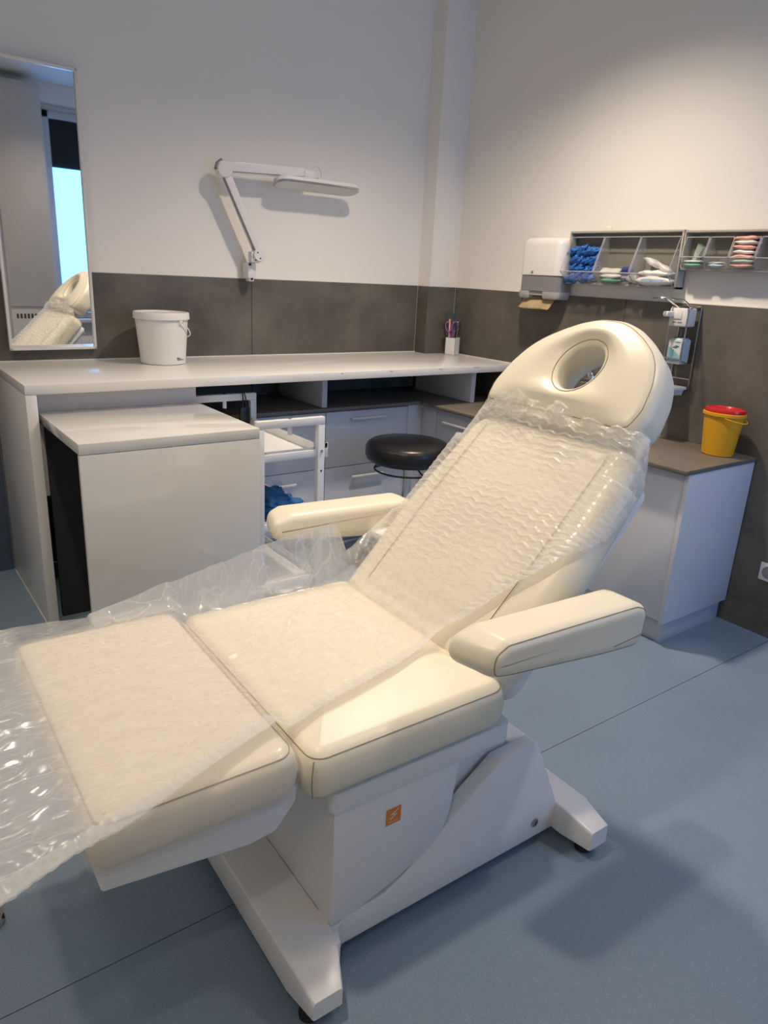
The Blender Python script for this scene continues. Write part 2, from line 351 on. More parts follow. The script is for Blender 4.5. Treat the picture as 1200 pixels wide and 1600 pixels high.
# tall cabinet beside the window
tc = thing('tall_cabinet', 'tall pale grey cupboard beside the window, seen only in the mirror', 'cabinet', (-1.26, YF, 0))
MB().box((-0.24, 0.0, 0.0), (0.24, 0.265, 3.02), 0.003).build('carcass', 'window_frame', tc)
for z0, z1 in ((1.015, 2.985), (0.10, 0.985)):
    d = MB().box((-0.215, 0.266, z0), (0.215, 0.284, z1), 0.003).build('door', 'cabinet_grey', tc)
v = MB()
for k in range(9): v.box((-0.17+k*0.034, 0.284, 0.90), (-0.152+k*0.034, 0.287, 0.945))
v.build('vent_grille', 'black_plastic', tc)
# radiator under the window
ra = thing('radiator', 'white panel radiator below the window, seen only in the mirror', 'radiator', (-0.52, YF+0.08, 0.12))
MB().box((-0.42, -0.04, 0), (0.42, 0.0, 0.58), 0.008).build('panel', 'metal_white', ra)
r = MB()
for k in range(20): MB().box((-0.40+k*0.0405, 0.0005, 0.03), (-0.375+k*0.0405, 0.012, 0.55), 0.004).build('fin', 'metal_white', ra)
for x in (-0.38, 0.35): MB().box((x, -0.079, 0.1), (x+0.03, -0.0405, 0.5)).build('bracket', 'metal_white', ra)

# recessed ceiling lights
PLACES = ['over the corner between the tiled walls', 'added beyond the left end of the white counter to light it', 'over the foot of the treatment chair', 'behind the camera near the left wall', 'over the near side of the headrest end']
for (x, y, rel), pw in zip(DOWNLIGHTS, PLACES):
    t = thing('ceiling_light', 'round recessed ceiling light '+pw, 'ceiling light', (x, y, ZC), 0, 'recessed ceiling lights')
    MB().lathe([(0.050, -0.004), (0.085, -0.006), (0.092, 0.0), (0.085, 0.004), (0.050, 0.004)], n=36, cap0=False, cap1=False).build('trim_ring', 'metal_white', t)
    MB().lathe([(0.0495, -0.003), (0.045, -0.001), (0.0, -0.001)], n=36, cap1=False, cap0=False).build('diffuser', 'glow', t)
    l = bpy.data.lights.new('downlight', 'SPOT'); l.energy = SPOT_W*rel; l.color = WARM; l.spot_size = math.radians(SPOT_ANGLE); l.spot_blend = SPOT_BLEND; l.shadow_soft_size = 0.065
    lo = bpy.data.objects.new('downlight', l); C.objects.link(lo); lo.parent = t; lo.location = (0, 0, -0.03)

# ================================================================== COUNTER
DZ, DZ2, DF, DL, DLI = 1.0265, 0.9885, -0.7284, -2.6882, -2.6472
ct = thing('counter', 'long white counter top along the back wall carried by a tall end panel', 'counter', (-1.3, -0.36, 0))
def cb(lo, hi, bev=0.002): return MB().box(tuple(lo[i]-(-1.3, -0.36, 0)[i] for i in range(3)), tuple(hi[i]-(-1.3, -0.36, 0)[i] for i in range(3)), bev)
def poly_ct():
    pts = [(DL, DF), (-0.003, DF), (-0.003, COLY-0.002), (COLX-0.002, COLY-0.002), (COLX-0.002, -0.003), (DL, -0.003)]
    return MB().prism([(x+1.3, y+0.36) for x, y in pts], DZ2, DZ, 'xy', 0.002)
poly_ct().build('counter_top', 'lacquer', ct)
cb((DL, DF, 0.0), (DLI, -0.02, DZ2-0.001)).build('end_panel', 'lacquer', ct)
cb((-1.217, -0.50, 0.806), (-1.185, -0.02, DZ2-0.001)).build('support_panel', 'drawer_white', ct)
cb((-0.30, -0.66, 0.806), (-0.268, -0.14, DZ2-0.001)).build('support_panel', 'drawer_white', ct)
cb((DL, -0.0095, DZ-0.001), (COLX, -0.0005, DZ+0.004), 0.001).build('caulk_line', 'caulk', ct)
cb((-0.009, DF, DZ-0.001), (-0.0005, COLY, DZ+0.004), 0.001).build('caulk_line', 'caulk', ct)
cb((DL-0.003, DF, 0.0), (DL, -0.02, 0.007), 0.001).build('floor_seal', 'caulk', ct)
# scuffs on the front edge
for x, wd in ((-0.62, 0.03), (-0.36, 0.045), (-0.95, 0.02), (-1.25, 0.012)):
    cb((x, DF-0.0004, DZ-0.010), (x+wd, DF+0.001, DZ-0.004), 0).build('edge_scuff', 'pale_plastic', ct)

# low desk pushed under the counter
LL, LR, LF, LB, LZ, LZ2 = -2.635, -1.962, -1.256, -0.63, 0.905, 0.866
ld = thing('low_desk', 'low white gloss desk with a panelled front in front of the counter', 'desk', ((LL+LR)/2, LF+0.3, 0))
ox, oy = (LL+LR)/2, LF+0.3
def lb(lo, hi, bev=0.002): return MB().box((lo[0]-ox, lo[1]-oy, lo[2]), (hi[0]-ox, hi[1]-oy, hi[2]), bev)
lb((LL, LF, LZ2), (LR, LB, LZ)).build('desk_top', 'gloss_lacquer', ld)
lb((LL, LF, 0.0), (LR, LF+0.022, LZ2-0.0015)).build('front_panel', 'gloss_lacquer', ld)
lb((LR-0.022, LF+0.024, 0.0), (LR, LB, LZ2-0.0015)).build('side_panel', 'lacquer', ld)
lb((LL+0.02, LB-0.022, 0.0), (LR-0.026, LB-0.001, LZ2-0.0015)).build('back_panel', 'shade_board', ld)
lb((LL, LB+0.0015, 0.55), (LR-0.002, LB+0.016, DZ2-0.002)).build('upstand', 'drawer_white', ld)

# ================================================================== FITTED UNITS
WZ, WFY, WFX, WYE = 0.804, -0.509, -0.5558, -2.2273
wt = thing('worktop', 'grey stone-look L-shaped worktop under the counter and along the right wall', 'worktop', (-0.3, -0.3, WZ))
pts = [(-1.93, WFY), (WFX, WFY), (WFX, WYE), (-0.003, WYE), (-0.003, COLY-0.003), (COLX-0.003, COLY-0.003), (COLX-0.003, -0.003), (-1.93, -0.003)]
MB().prism([(x+0.3, y+0.3) for x, y in pts], -0.020, 0.0, 'xy', 0.004).build('slab', 'worktop_grey', wt)
BZ, PZ = 0.783, 0.1067
def base_unit(name, label, lo, hi, front, drawers, plinth_in=0.05, group=None):
    """kitchen-style unit; front 'y' faces -Y, 'x' faces -X; drawers: list of (z0, z1)"""
    c = ((lo[0]+hi[0])/2, (lo[1]+hi[1])/2, 0); u = thing(name, label, 'cabinet', c, 0, group)
    L = lambda p: (p[0]-c[0], p[1]-c[1], p[2])
    MB().box(L((lo[0]+0.0005, lo[1]+0.0005, PZ)), L((hi[0]-0.0005, hi[1]-0.0005, BZ-0.0005)), 0.001).build('carcass', 'drawer_white', u)
    pl, ph = list(lo), list(hi)
    if front == 'y': pl[1] += plinth_in
    else: pl[0] += plinth_in*0.25; pl[1] += 0.0
    MB().box(L((pl[0]+0.001, pl[1]+0.001, 0.0)), L((ph[0]-0.001, ph[1]-0.001, PZ-0.001)), 0.001).build('plinth', 'plinth', u)
    for z0, z1, h in drawers:
        if front == 'y': a = (lo[0]+0.0018, lo[1]-0.019, z0); b = (hi[0]-0.0018, lo[1], z1)
        else: a = (lo[0]-0.019, lo[1]+0.0018, z0); b = (lo[0], hi[1]-0.0018, z1)
        d = MB().box(L(a), L(b), 0.0012).build('drawer_front', 'drawer_white', u)
        if not h: continue
        hb = MB()
        if front == 'y':
            x0, x1, z = h; y = lo[1]-0.019
            hb.box(L((x0, y-0.030, z-0.007)), L((x1, y-0.020, z+0.007)), 0.003)
            for x in (x0+0.02, x1-0.03): hb.box(L((x, y-0.022, z-0.004)), L((x+0.010, y, z+0.004)))
        else:
            y0, y1, z = h; x = lo[0]-0.019
            hb.box(L((x-0.030, y0, z-0.007)), L((x-0.020, y1, z+0.007)), 0.003)
            for y in (y0+0.02, y1-0.03): hb.box(L((x-0.022, y, z-0.004)), L((x, y+0.010, z+0.004)))
        hb.build('handle', 'metal_white', d)
    return u
FY = -0.471
base_unit('drawer_unit', 'pale grey drawer unit behind the white trolley', (-1.90, FY, 0), (-1.184, -0.02, BZ), 'y', [(0.468, 0.776, (-1.62, -1.385, 0.737)), (0.115, 0.464, (-1.62, -1.375, 0.405))], group='drawer units under the worktop')
base_unit('drawer_unit', 'pale grey drawer unit behind the black stool', (-1.184, FY, 0), (-0.626, -0.02, BZ), 'y', [(0.468, 0.776, (-1.03, -0.80, 0.737)), (0.115, 0.464, (-1.02, -0.80, 0.405))], group='drawer units under the worktop')
cf = thing('corner_filler', 'narrow pale filler strip in the inner corner of the drawer units', 'panel', (-0.57, -0.47, 0))
MB().box((-0.054, -0.020, PZ), (0.056, -0.001, BZ-0.001), 0.001).build('filler_strip', 'drawer_white', cf)
MB().box((0.056, -0.1485, PZ), (0.074, -0.020, BZ-0.001), 0.001).build('filler_strip', 'drawer_white', cf)
MB().box((-0.05, 0.0, 0.0), (0.095, 0.02, BZ-0.001), 0.001).build('backing', 'drawer_white', cf)
FX = -0.507+0.012
base_unit('drawer_unit', 'pale grey drawer unit on the right wall beside the inner corner', (FX, -1.13, 0), (-0.02, -0.62, BZ), 'x', [(0.468, 0.776, (-0.98, -0.70, 0.715)), (0.115, 0.464, (-0.98, -0.70, 0.405))], group='drawer units under the worktop')
base_unit('sink_cabinet', 'pale grey sink cabinet hidden behind the chair backrest', (FX, -1.68, 0), (-0.02, -1.133, BZ), 'x', [(0.115, 0.776, (-1.25, -1.17, 0.715))])
uc = base_unit('end_cabinet', 'pale grey end cabinet below the yellow container at the worktop end', (FX, -2.200, 0), (-0.012, -1.683, BZ), 'x', [(0.115, 0.776, None)])
MB().box((FX+0.247-0.019+0.0, -0.2805, PZ), (0.247, -0.2605, BZ-0.0005), 0.001).build('end_panel', 'drawer_white', uc)

# sink and tap on the worktop (glimpsed through the hole of the headrest)
sk = thing('wash_basin', 'white inset wash basin on the grey worktop behind the headrest', 'basin', (-0.27, -1.38, WZ))
out = roundpoly([(-0.18, -0.21), (0.14, -0.21), (0.14, 0.21), (-0.18, 0.21)], 0.05)
rim = [[(x, y, 0.001) for x, y in out], [(x, y, 0.011) for x, y in inset(out, 0.002)], [(x, y, 0.012) for x, y in inset(out, 0.02)], [(x, y, 0.005) for x, y in inset(out, 0.03)], [(x*0.85, y*0.85, 0.003) for x, y in inset(out, 0.04)]]
MB().loft(rim).build('bowl', 'plastic_white', sk)
MB().lathe([(0.02, 0.003), (0.02, 0.006), (0.0, 0.006)], (0, 0, 0), 20).build('drain', 'chrome', sk)
tp = thing('tap', 'chrome lever tap standing behind the wash basin', 'tap', (-0.085, -1.33, WZ))
MB().lathe([(0.026, 0.0), (0.026, 0.01), (0.021, 0.014), (0.021, 0.20), (0.024, 0.21), (0.024, 0.25), (0.015, 0.262), (0, 0.263)], n=24).build('body', 'chrome', tp)
MB().tube([(0, 0, 0.20), (-0.04, -0.005, 0.222), (-0.10, -0.01, 0.225), (-0.15, -0.015, 0.215), (-0.17, -0.018, 0.19)], [0.014, 0.013, 0.012, 0.012, 0.012], 12).build('spout', 'chrome', tp)
MB().bar((0, 0, 0.262), (-0.11, -0.05, 0.295), 0.018, 0.010, 0.003).build('lever', 'chrome', tp)
sb = thing('soap_bottle', 'white pump bottle beside the chrome tap', 'bottle', (-0.07, -1.475, WZ))
MB().lathe([(0.03, 0), (0.033, 0.004), (0.033, 0.15), (0.026, 0.175), (0.014, 0.185), (0.014, 0.2)], n=28).build('body', 'plastic_white', sb)
MB().tube([(0, 0, 0.2), (0, 0, 0.235), (-0.012, 0, 0.243), (-0.045, 0, 0.240)], 0.006, 8).build('pump', 'chrome', sb)

# ================================================================== MIRROR
mr = thing('wall_mirror', 'tall narrow mirror in a thin white frame above the counter', 'mirror', (-2.415, -0.010, 1.08), math.radians(2.4))
mx0, mx1, mh = -0.195, 0.195, 1.205
f = MB()
for a, b in (((mx0, 0), (mx0+0.012, mh)), ((mx1-0.012, 0), (mx1, mh)), ((mx0, 0), (mx1, 0.012)), ((mx0, mh-0.012), (mx1, mh))):
    f.box((a[0], -0.024, a[1]), (b[0], -0.001, b[1]), 0.0015)
f.build('frame', 'lacquer', mr)
MB().box((mx0+0.010, -0.014, 0.010), (mx1-0.010, -0.003, mh-0.010)).build('mirror_glass', 'mirror_glass', mr)

# ================================================================== TASK LAMP
lx, ly, lz = -1.405, -0.03, 1.437
lp = thing('wall_task_lamp', 'white articulated task lamp with a long flat head fixed to the wall', 'lamp', (0, 0, 0))
b = MB(); b.box((-1.432, -0.075, 1.440), (-1.385, -0.002, 1.520), 0.006); b.box((-1.424, -0.068, 1.425), (-1.393, -0.030, 1.445), 0.004); b.build('wall_bracket', 'lamp_white', lp)
b = MB()
for p in ((-1.422, -0.077, 1.510), (-1.408, -0.070, 1.437)): MB().lathe([(0.006, -0.006), (0.007, 0), (0.006, 0.006)], n=12, T=Matrix.Translation(p) @ Matrix.Rotation(PI/2, 4, 'X')).build('bolt', 'black_plastic', lp)
J0 = Vector((-1.392, -0.09, 1.560)); J1 = Vector((-1.568, -0.09, 1.952)); J2 = Vector((-1.115, -0.10, 1.972))
k = MB(); k.box((-1.425, -0.105, 1.520), (-1.375, -0.060, 1.575), 0.006); k.build('knuckle', 'lamp_white', lp)
def disc(c, r, th, axis='y'):
    return MB().lathe([(r-0.004, -th/2), (r, -th/2+0.004), (r, th/2-0.004), (r-0.004, th/2)], n=32, T=Matrix.Translation(c) @ Matrix.Rotation(PI/2, 4, 'X'))
disc((-1.383, -0.095, 1.560), 0.034, 0.05).build('joint', 'lamp_white', lp)
b = MB()
for dx, dz in ((-0.006, 0.016), (0.010, -0.012), (-0.018, -0.022)): MB().lathe([(0.0035, -0.003), (0.0035, 0.003)], n=10, T=Matrix.Translation((-1.392+dx, -0.121, 1.555+dz)) @ Matrix.Rotation(PI/2, 4, 'X')).build('screw', 'black_plastic', lp)
a = MB(); a.bar(J0+Vector((0.012, 0, 0.01)), J1+Vector((0.006, 0, -0.01)), 0.038, 0.040, 0.003, (1, 0, 0)); la = a.build('lower_arm', 'lamp_white', lp)
a = MB(); a.bar(J0+Vector((-0.014, -0.012, 0.02)), J1+Vector((-0.020, -0.012, -0.01)), 0.018, 0.006, 0.001, (1, 0, 0)); a.build('arm_slot', 'smoke_plastic', la)
disc(tuple(J1), 0.040, 0.055).build('joint', 'lamp_white', lp)
MB().tube([(J1.x-0.008, -0.09, J1.z+0.043), (J1.x-0.034, -0.09, J1.z+0.024), (J1.x-0.042, -0.09, J1.z-0.006)], 0.008, 8).build('cable_elbow', 'smoke_plastic', lp)
a = MB(); a.bar(J1+Vector((0, 0, 0.014)), J2+Vector((0, 0, 0.012)), 0.040, 0.046, 0.003); ua = a.build('upper_arm', 'lamp_white', lp)
a = MB(); a.bar(J1+Vector((0.03, -0.008, -0.022)), J2+Vector((0, -0.008, -0.018)), 0.010, 0.008, 0.001); a.build('tension_rod', 'lamp_white', ua)
a = MB(); a.bar(J1+Vector((0.04, -0.0205, -0.009)), J2+Vector((-0.01, -0.0205, -0.009)), 0.001, 0.005, 0); a.build('arm_slot', 'smoke_plastic', ua)
k = MB(); k.box((-1.125, -0.125, 1.952), (-1.055, -0.075, 2.000), 0.008); k.build('head_knuckle', 'lamp_white', lp)
b = MB(); b.lathe([(0.010, -0.014), (0.012, -0.010), (0.012, 0.010), (0.010, 0.014)], n=16, T=Matrix.Translation((-1.045, -0.12, 1.957)) @ Matrix.Rotation(PI/2, 4, 'X')); b.box((-1.06, -0.11, 1.945), (-0.995, -0.09, 1.955), 0.002); b.build('tilt_hinge', 'chrome', lp)
MB().tube([(-1.075, -0.105, 1.995), (-1.060, -0.11, 2.018), (-1.035, -0.112, 2.022), (-1.015, -0.11, 2.000), (-1.008, -0.105, 1.965), (-1.010, -0.10, 1.945)], 0.0028, 6).build('cable', 'lamp_white', lp)
HT = Matrix.Translation((-1.030, -0.100, 1.922)) @ Matrix.Rotation(math.radians(-16), 4, 'X')
ho = roundpoly([(-0.258, -0.058), (0.258, -0.058), (0.258, 0.058), (-0.258, 0.058)], 0.056, 10)
hd = MB().loft([[(x, y, 0.002) for x, y in ho], [(x, y, 0.010) for x, y in ho], [(x, y, 0.022) for x, y in inset(ho, 0.004)], [(x, y, 0.028) for x, y in inset(ho, 0.016)]], T=HT).build('lamp_head', 'lamp_white', lp)
MB().loft([[(x, y, -0.006) for x, y in inset(ho, -0.001)], [(x, y, 0.0015) for x, y in inset(ho, -0.002)]], T=HT).build('chrome_rim', 'chrome', hd)
MB().loft([[(x, y, -0.010) for x, y in inset(ho, 0.014)], [(x, y, -0.007) for x, y in inset(ho, 0.004)]], T=HT).build('diffuser', 'lamp_diffuser', hd)

# ================================================================== BUCKET
bk = thing('white_bucket', 'white plastic bucket with lid and handle standing on the counter', 'bucket', (-1.955, -0.20, DZ))
MB().lathe([(0.100, 0.0), (0.106, 0.004), (0.124, 0.215), (0.124, 0.222), (0.0, 0.222)], n=56, cap1=False).build('body', 'bucket_white', bk)
MB().lathe([(0.126, 0.212), (0.132, 0.214), (0.1315, 0.240), (0.128, 0.245), (0.122, 0.244), (0.119, 0.238), (0.0, 0.237)], n=56, cap0=False, cap1=False).build('lid', 'bucket_white', bk)
hang = math.radians(-66); hx, hy = 0.125*math.cos(hang), 0.125*math.sin(hang)
h = MB(); hp = []
for k in range(25):
    a = PI*k/24; c = math.cos(a); s_ = math.sin(a)
    x = 0.132*c*math.cos(hang)-0.0; y = 0.132*c*math.sin(hang)
    px_, py_ = -math.sin(hang), math.cos(hang)
    hp.append((x+px_*0.134*s_, y+py_*0.134*s_, 0.205-0.085*s_**1.0))
h.tube(hp, 0.0032, 8); h.build('handle', 'bucket_white', bk)
b = MB()
for sg in (1, -1): MB().lathe([(0.011, -0.004), (0.012, 0.0), (0.010, 0.006)], n=16, T=Matrix.Translation((hx*sg*1.0, hy*sg*1.0, 0.203)) @ Matrix.Rotation(hang+(0 if sg > 0 else PI), 4, 'Z') @ Matrix.Rotation(PI/2, 4, 'Y')).build('handle_lug', 'bucket_white', bk)
b = MB()
for k, (a0, a1, z) in enumerate(((-74, -66, 0.034), (-74, -60, 0.029), (-72, -50, 0.024))):
    r = 0.1073+z*0.0853; n = 8
    b.loft([[((r+0.0004)*math.cos(math.radians(a0+(a1-a0)*q/n)), (r+0.0004)*math.sin(math.radians(a0+(a1-a0)*q/n)), zz) for q in range(n+1)] for zz in (z, z+0.0028)], False, False, close=False)
b.build('printed_label', 'print_dark', bk)

# ================================================================== PEN CUP
pc = thing('pen_cup', 'square white pen cup in the corner of the counter', 'cup', (-0.078, -0.215, DZ), math.radians(24))
c = MB(); W = 0.034
c.box((-W, -W, 0), (W, W, 0.006)); c.box((-W, -W, 0), (-W+0.003, W, 0.108)); c.box((W-0.003, -W, 0), (W, W, 0.108)); c.box((-W, -W, 0), (W, -W+0.003, 0.108)); c.box((-W, W-0.003, 0), (W, W, 0.108)); c.build('cup', 'plastic_white', pc)
def placed(p): return (-0.078+p[0], -0.215+p[1], DZ+p[2])
def loopy(c, a, b, tilt, n=20):
    return [(c[0]+math.cos(2*PI*k/n)*a, c[1], c[2]+math.sin(2*PI*k/n)*b) for k in range(n)]
def scissors(name, label, base, top, dz, m1, rz, sc=1.0):
    t = thing(name, label, 'scissors', placed(base), rz)
    for sg in (-1, 1):
        hh = MB(); hh.tube([(sg*0.018*sc+math.cos(2*PI*k/20)*0.016*sc+sg*0.004*math.sin(2*PI*k/20), 0.002*sg, top-0.026*sc+math.sin(2*PI*k/20)*0.026*sc) for k in range(20)], 0.0042, 8, True)
        hh.tube([(sg*0.012*sc, 0.002*sg, top-0.05*sc), (sg*0.004, 0.002*sg, top-0.075*sc), (-sg*0.001, 0.002*sg, top-0.10*sc)], 0.0045, 8); hd = hh.build('handle', m1, t)
        bl = MB(); bl.prism([(-sg*0.006, top-0.095*sc), (sg*0.003, top-0.095*sc), (-sg*0.001, 0.012), (-sg*0.004, 0.012)], 0.002*sg-0.0008, 0.002*sg+0.0008, 'xz'); bl.build('blade', 'steel', t)
    return t
scissors('scissors', 'scissors with dark teal handles, tallest in the white pen cup', (0.004, 0.008, 0.004), 0.268, 0, 'teal_plastic', math.radians(-41), 1.45)
scissors('scissors', 'scissors with purple handles on the left in the white pen cup', (-0.016, 0.002, 0.004), 0.200, 0, 'magenta', math.radians(-30), 1.15)
for nm, lb_, bx_, tx_, m_, L in (('pen', 'white pen leaning right in the white pen cup', (0.016, -0.004), (0.030, -0.004), 'plastic_white', 0.20), ('pen', 'pink pen leaning left in the white pen cup', (-0.018, 0.012), (-0.032, 0.006), 'pack_pink', 0.215), ('marker', 'black marker pen in the middle of the white pen cup', (0.004, -0.016), (0.010, -0.020), 'black_plastic', 0.175), ('tweezers', 'thin steel tweezers in the white pen cup', (-0.004, -0.012), (-0.010, -0.014), 'steel', 0.165)):
    t = thing(nm, lb_, nm, placed((bx_[0], bx_[1], 0.007)))
    d = Vector((tx_[0]-bx_[0], tx_[1]-bx_[1], L)); 
    if nm == 'tweezers':
        for s_ in (-1, 1): MB().tube([Vector((s_*0.0004, 0, 0)), d*0.5+Vector((s_*0.004, 0, 0)), d+Vector((s_*0.0006, 0, 0))], [0.0012, 0.0028, 0.002], 6).build('arm', m_, t)
    else:
        MB().tube([(0, 0, 0), d*0.06, d*0.07, d*0.72], [0.0012, 0.0036, 0.0046, 0.0046], 10).build('barrel', m_, t)
        MB().tube([d*0.72, d*0.98, d], [0.0052, 0.0052, 0.003], 10).build('cap', m_, t)

# ================================================================== TROLLEY
TXR, TXL, TYN, TYF, TZT = -1.628, -1.944, -1.185, -0.545, 0.917
tr = thing('trolley', 'white metal trolley with inverted U frames between desk and drawers', 'trolley', ((TXR+TXL)/2, (TYN+TYF)/2, 0))
def tl(p): return (p[0]-(TXR+TXL)/2, p[1]-(TYN+TYF)/2, p[2])
def tbx(lo, hi, bev=0.003): return MB().box(tl(lo), tl(hi), bev)
for y in (TYN, TYF):
    fr = MB(); y0, y1 = y-0.014, y+0.014
    fr.box(tl((TXL, y0, TZT-0.033)), tl((TXR, y1, TZT)), 0.003)
    fr.box(tl((TXR-0.032, y0, 0.075)), tl((TXR, y1, TZT-0.0325)), 0.003)
    fr.box(tl((TXL, y0, 0.075)), tl((TXL+0.032, y1, TZT-0.0325)), 0.003)
    fo = fr.build('u_frame', 'metal_white', tr)
    MB().lathe([(0.010, 0), (0.010, 0.034)], tl((-1.79, y, TZT-0.067)), 16).build('peg', 'metal_white', fo)
    MB().lathe([(0.007, 0), (0.007, 0.002)], tl((-1.79, y, TZT-0.001)), 16).build('screw', 'black_plastic', fo)
    sg = -1 if y == TYN else 1
    MB().lathe([(0.0075, -0.002), (0.006, 0.003), (0.0, 0.004)], n=16, T=Matrix.Translation(tl((TXR-0.016, y+sg*0.014, 0.770))) @ Matrix.Rotation(PI/2*(1 if sg < 0 else -1), 4, 'X')).build('screw', 'chrome', fo)
    MB().lathe([(0.0045, -0.001), (0.0045, 0.001), (0, 0.001)], n=16, T=Matrix.Translation(tl((TXR-0.016, y+sg*0.014, 0.683))) @ Matrix.Rotation(PI/2*(1 if sg < 0 else -1), 4, 'X')).build('hole', 'black_plastic', fo)
    for x in (TXL+0.016, TXR-0.016):
        cs = MB(); cs.lathe([(0.022, -0.010), (0.030, -0.006), (0.030, 0.006), (0.022, 0.010)], n=20, T=Matrix.Translation(tl((x, y, 0.030))) @ Matrix.Rotation(PI/2, 4, 'Y')); cs.box(tl((x-0.016, y-0.012, 0.032)), tl((x+0.016, y+0.012, 0.076)), 0.003); cs.build('caster', 'rubber', tr)
for z in (0.772, 0.47, 0.20):
    sh = MB(); a, b = (TXL+0.034, TYN+0.016), (TXR-0.034, TYF-0.016)
    sh.box(tl((a[0], a[1], z-0.012)), tl((b[0], b[1], z-0.008)))
    sh.box(tl((a[0], a[1], z-0.012)), tl((a[0]+0.003, b[1], z+0.014))); sh.box(tl((b[0]-0.003, a[1], z-0.012)), tl((b[0], b[1], z+0.030)))
    sh.box(tl((a[0], a[1], z-0.012)), tl((b[0], a[1]+0.003, z+0.010))); sh.box(tl((a[0], b[1]-0.003, z-0.012)), tl((b[0], b[1], z+0.010)))
    so = sh.build('shelf', 'metal_white', tr)
    MB().box(tl((TXL+0.002, TYN-0.004, z-0.028)), tl((TXR-0.034, TYN+0.014, z+0.004)), 0.002).build('shelf_rail', 'metal_white', so)
hk = MB(); hk.box(tl((TXR, TYN+0.005, 0.775)), tl((TXR+0.026, TYN+0.020, 0.800)), 0.002); hk.box(tl((TXR+0.010, TYN+0.005, 0.735)), tl((TXR+0.028, TYN+0.020, 0.800)), 0.002); hk.build('side_hook', 'plastic_white', tr)
# black pouch hanging from the far rail
pu = thing('black_pouch', 'small black pouch hanging by straps from the far trolley rail', 'pouch', (-1.70, TYF-0.022, 0.78))
MB().box((-0.026, -0.014, -0.01), (0.026, 0.006, 0.075), 0.006).build('body', 'black_vinyl', pu)
for s_ in (-0.010, 0.010):
    MB().tube([(s_, -0.008, 0.07), (s_*0.7, -0.006, 0.12), (s_*0.4, 0.006, 0.146), (s_*0.4, 0.030, 0.146), (s_*0.5, 0.042, 0.12)], 0.0028, 6).build('strap', 'black_vinyl', pu)
# blue cloth on the lower trolley shelf
def blob(name, m, parent, c, ax, rz=0, seed=0, amp=0.25, n=20, k=14, rx=0, fr=2.2):
    """crumpled closed lump"""
    rings = []; M_ = Matrix.Translation(c) @ Matrix.Rotation(rz, 4, 'Z') @ Matrix.Rotation(rx, 4, 'Y')
    for a in range(1, k):
        th = PI*a/k; ring = []
        for q in range(n):
            ph = 2*PI*q/n; d = Vector((math.sin(th)*math.cos(ph), math.sin(th)*math.sin(ph), math.cos(th)))
            s_ = 1+amp*noise.noise(d*fr+Vector((seed*7.1, seed*3.3, 0)))+amp*0.5*noise.noise(d*fr*2.4+Vector((seed, 5, 9)))
            ring.append((d.x*ax[0]*s_, d.y*ax[1]*s_, max(-0.8, d.z)*ax[2]*s_))
        rings.append(ring)
    return MB().loft(rings, T=M_).build(name, m, parent, smooth_angle=180)
tag(blob('blue_cloth', 'cloth_blue', None, (-1.80, -1.02, 0.512), (0.115, 0.13, 0.055), seed=3, amp=0.5, n=36, k=22, fr=3), 'crumpled blue cloth on the lower shelf of the trolley', 'cloth')
rl = thing('steel_tray', 'flat steel tray on the lower shelf of the trolley', 'tray', (-1.80, -0.74, 0.463))
q = MB(); q.box((-0.11, -0.12, 0), (0.11, 0.12, 0.003)); q.box((-0.11, -0.12, 0), (-0.107, 0.12, 0.03)); q.box((0.107, -0.12, 0), (0.11, 0.12, 0.03)); q.build('pan', 'steel', rl)

# ================================================================== STOOL
st = thing('round_stool', 'round black padded stool in front of the drawer units', 'stool', (-0.935, -0.90, 0))
MB().lathe([(0.0, 0.578), (0.12, 0.576), (0.195, 0.580), (0.213, 0.592), (0.222, 0.615), (0.222, 0.650), (0.213, 0.670), (0.195, 0.682), (0.10, 0.688), (0.0, 0.689)], n=64, cap0=False, cap1=False).build('seat', 'black_vinyl', st)
MB().tube([(0.170*math.cos(2*PI*k/40), 0.170*math.sin(2*PI*k/40), 0.535) for k in range(40)], 0.005, 8, True).build('release_ring', 'black_plastic', st)
b = MB()
for k in range(3):
    a = 2*PI*k/3+0.4; b.tube([(0.170*math.cos(a), 0.170*math.sin(a), 0.535), (0.10*math.cos(a), 0.10*math.sin(a), 0.56), (0.04*math.cos(a), 0.04*math.sin(a), 0.572)], 0.004, 6)
b.build('ring_spoke', 'black_plastic', st)
MB().lathe([(0.08, 0.578), (0.08, 0.566), (0.028, 0.56), (0.026, 0.36), (0.016, 0.36), (0.016, 0.12), (0.04, 0.11), (0.04, 0.07), (0.0, 0.07)], n=28, cap0=False, cap1=False).build('gas_column', 'chrome', st)
for k in range(5):
    a = 2*PI*k/5+0.2; L_ = MB(); L_.bar((0.03*math.cos(a), 0.03*math.sin(a), 0.095), (0.235*math.cos(a), 0.235*math.sin(a), 0.072), 0.034, 0.022, 0.005); lo_ = L_.build('base_leg', 'black_plastic', st)
    w_ = MB()
    for s_ in (-0.012, 0.012): w_.lathe([(0.018, -0.007), (0.025, -0.004), (0.025, 0.004), (0.018, 0.007)], n=18, T=Matrix.Translation((0.235*math.cos(a)-math.sin(a)*s_, 0.235*math.sin(a)+math.cos(a)*s_, 0.025)) @ Matrix.Rotation(a, 4, 'Z') @ Matrix.Rotation(PI/2, 4, 'X'))
    w_.tube([(0.235*math.cos(a), 0.235*math.sin(a), 0.025), (0.235*math.cos(a), 0.235*math.sin(a), 0.07)], 0.006, 8); w_.build('caster', 'rubber', lo_)

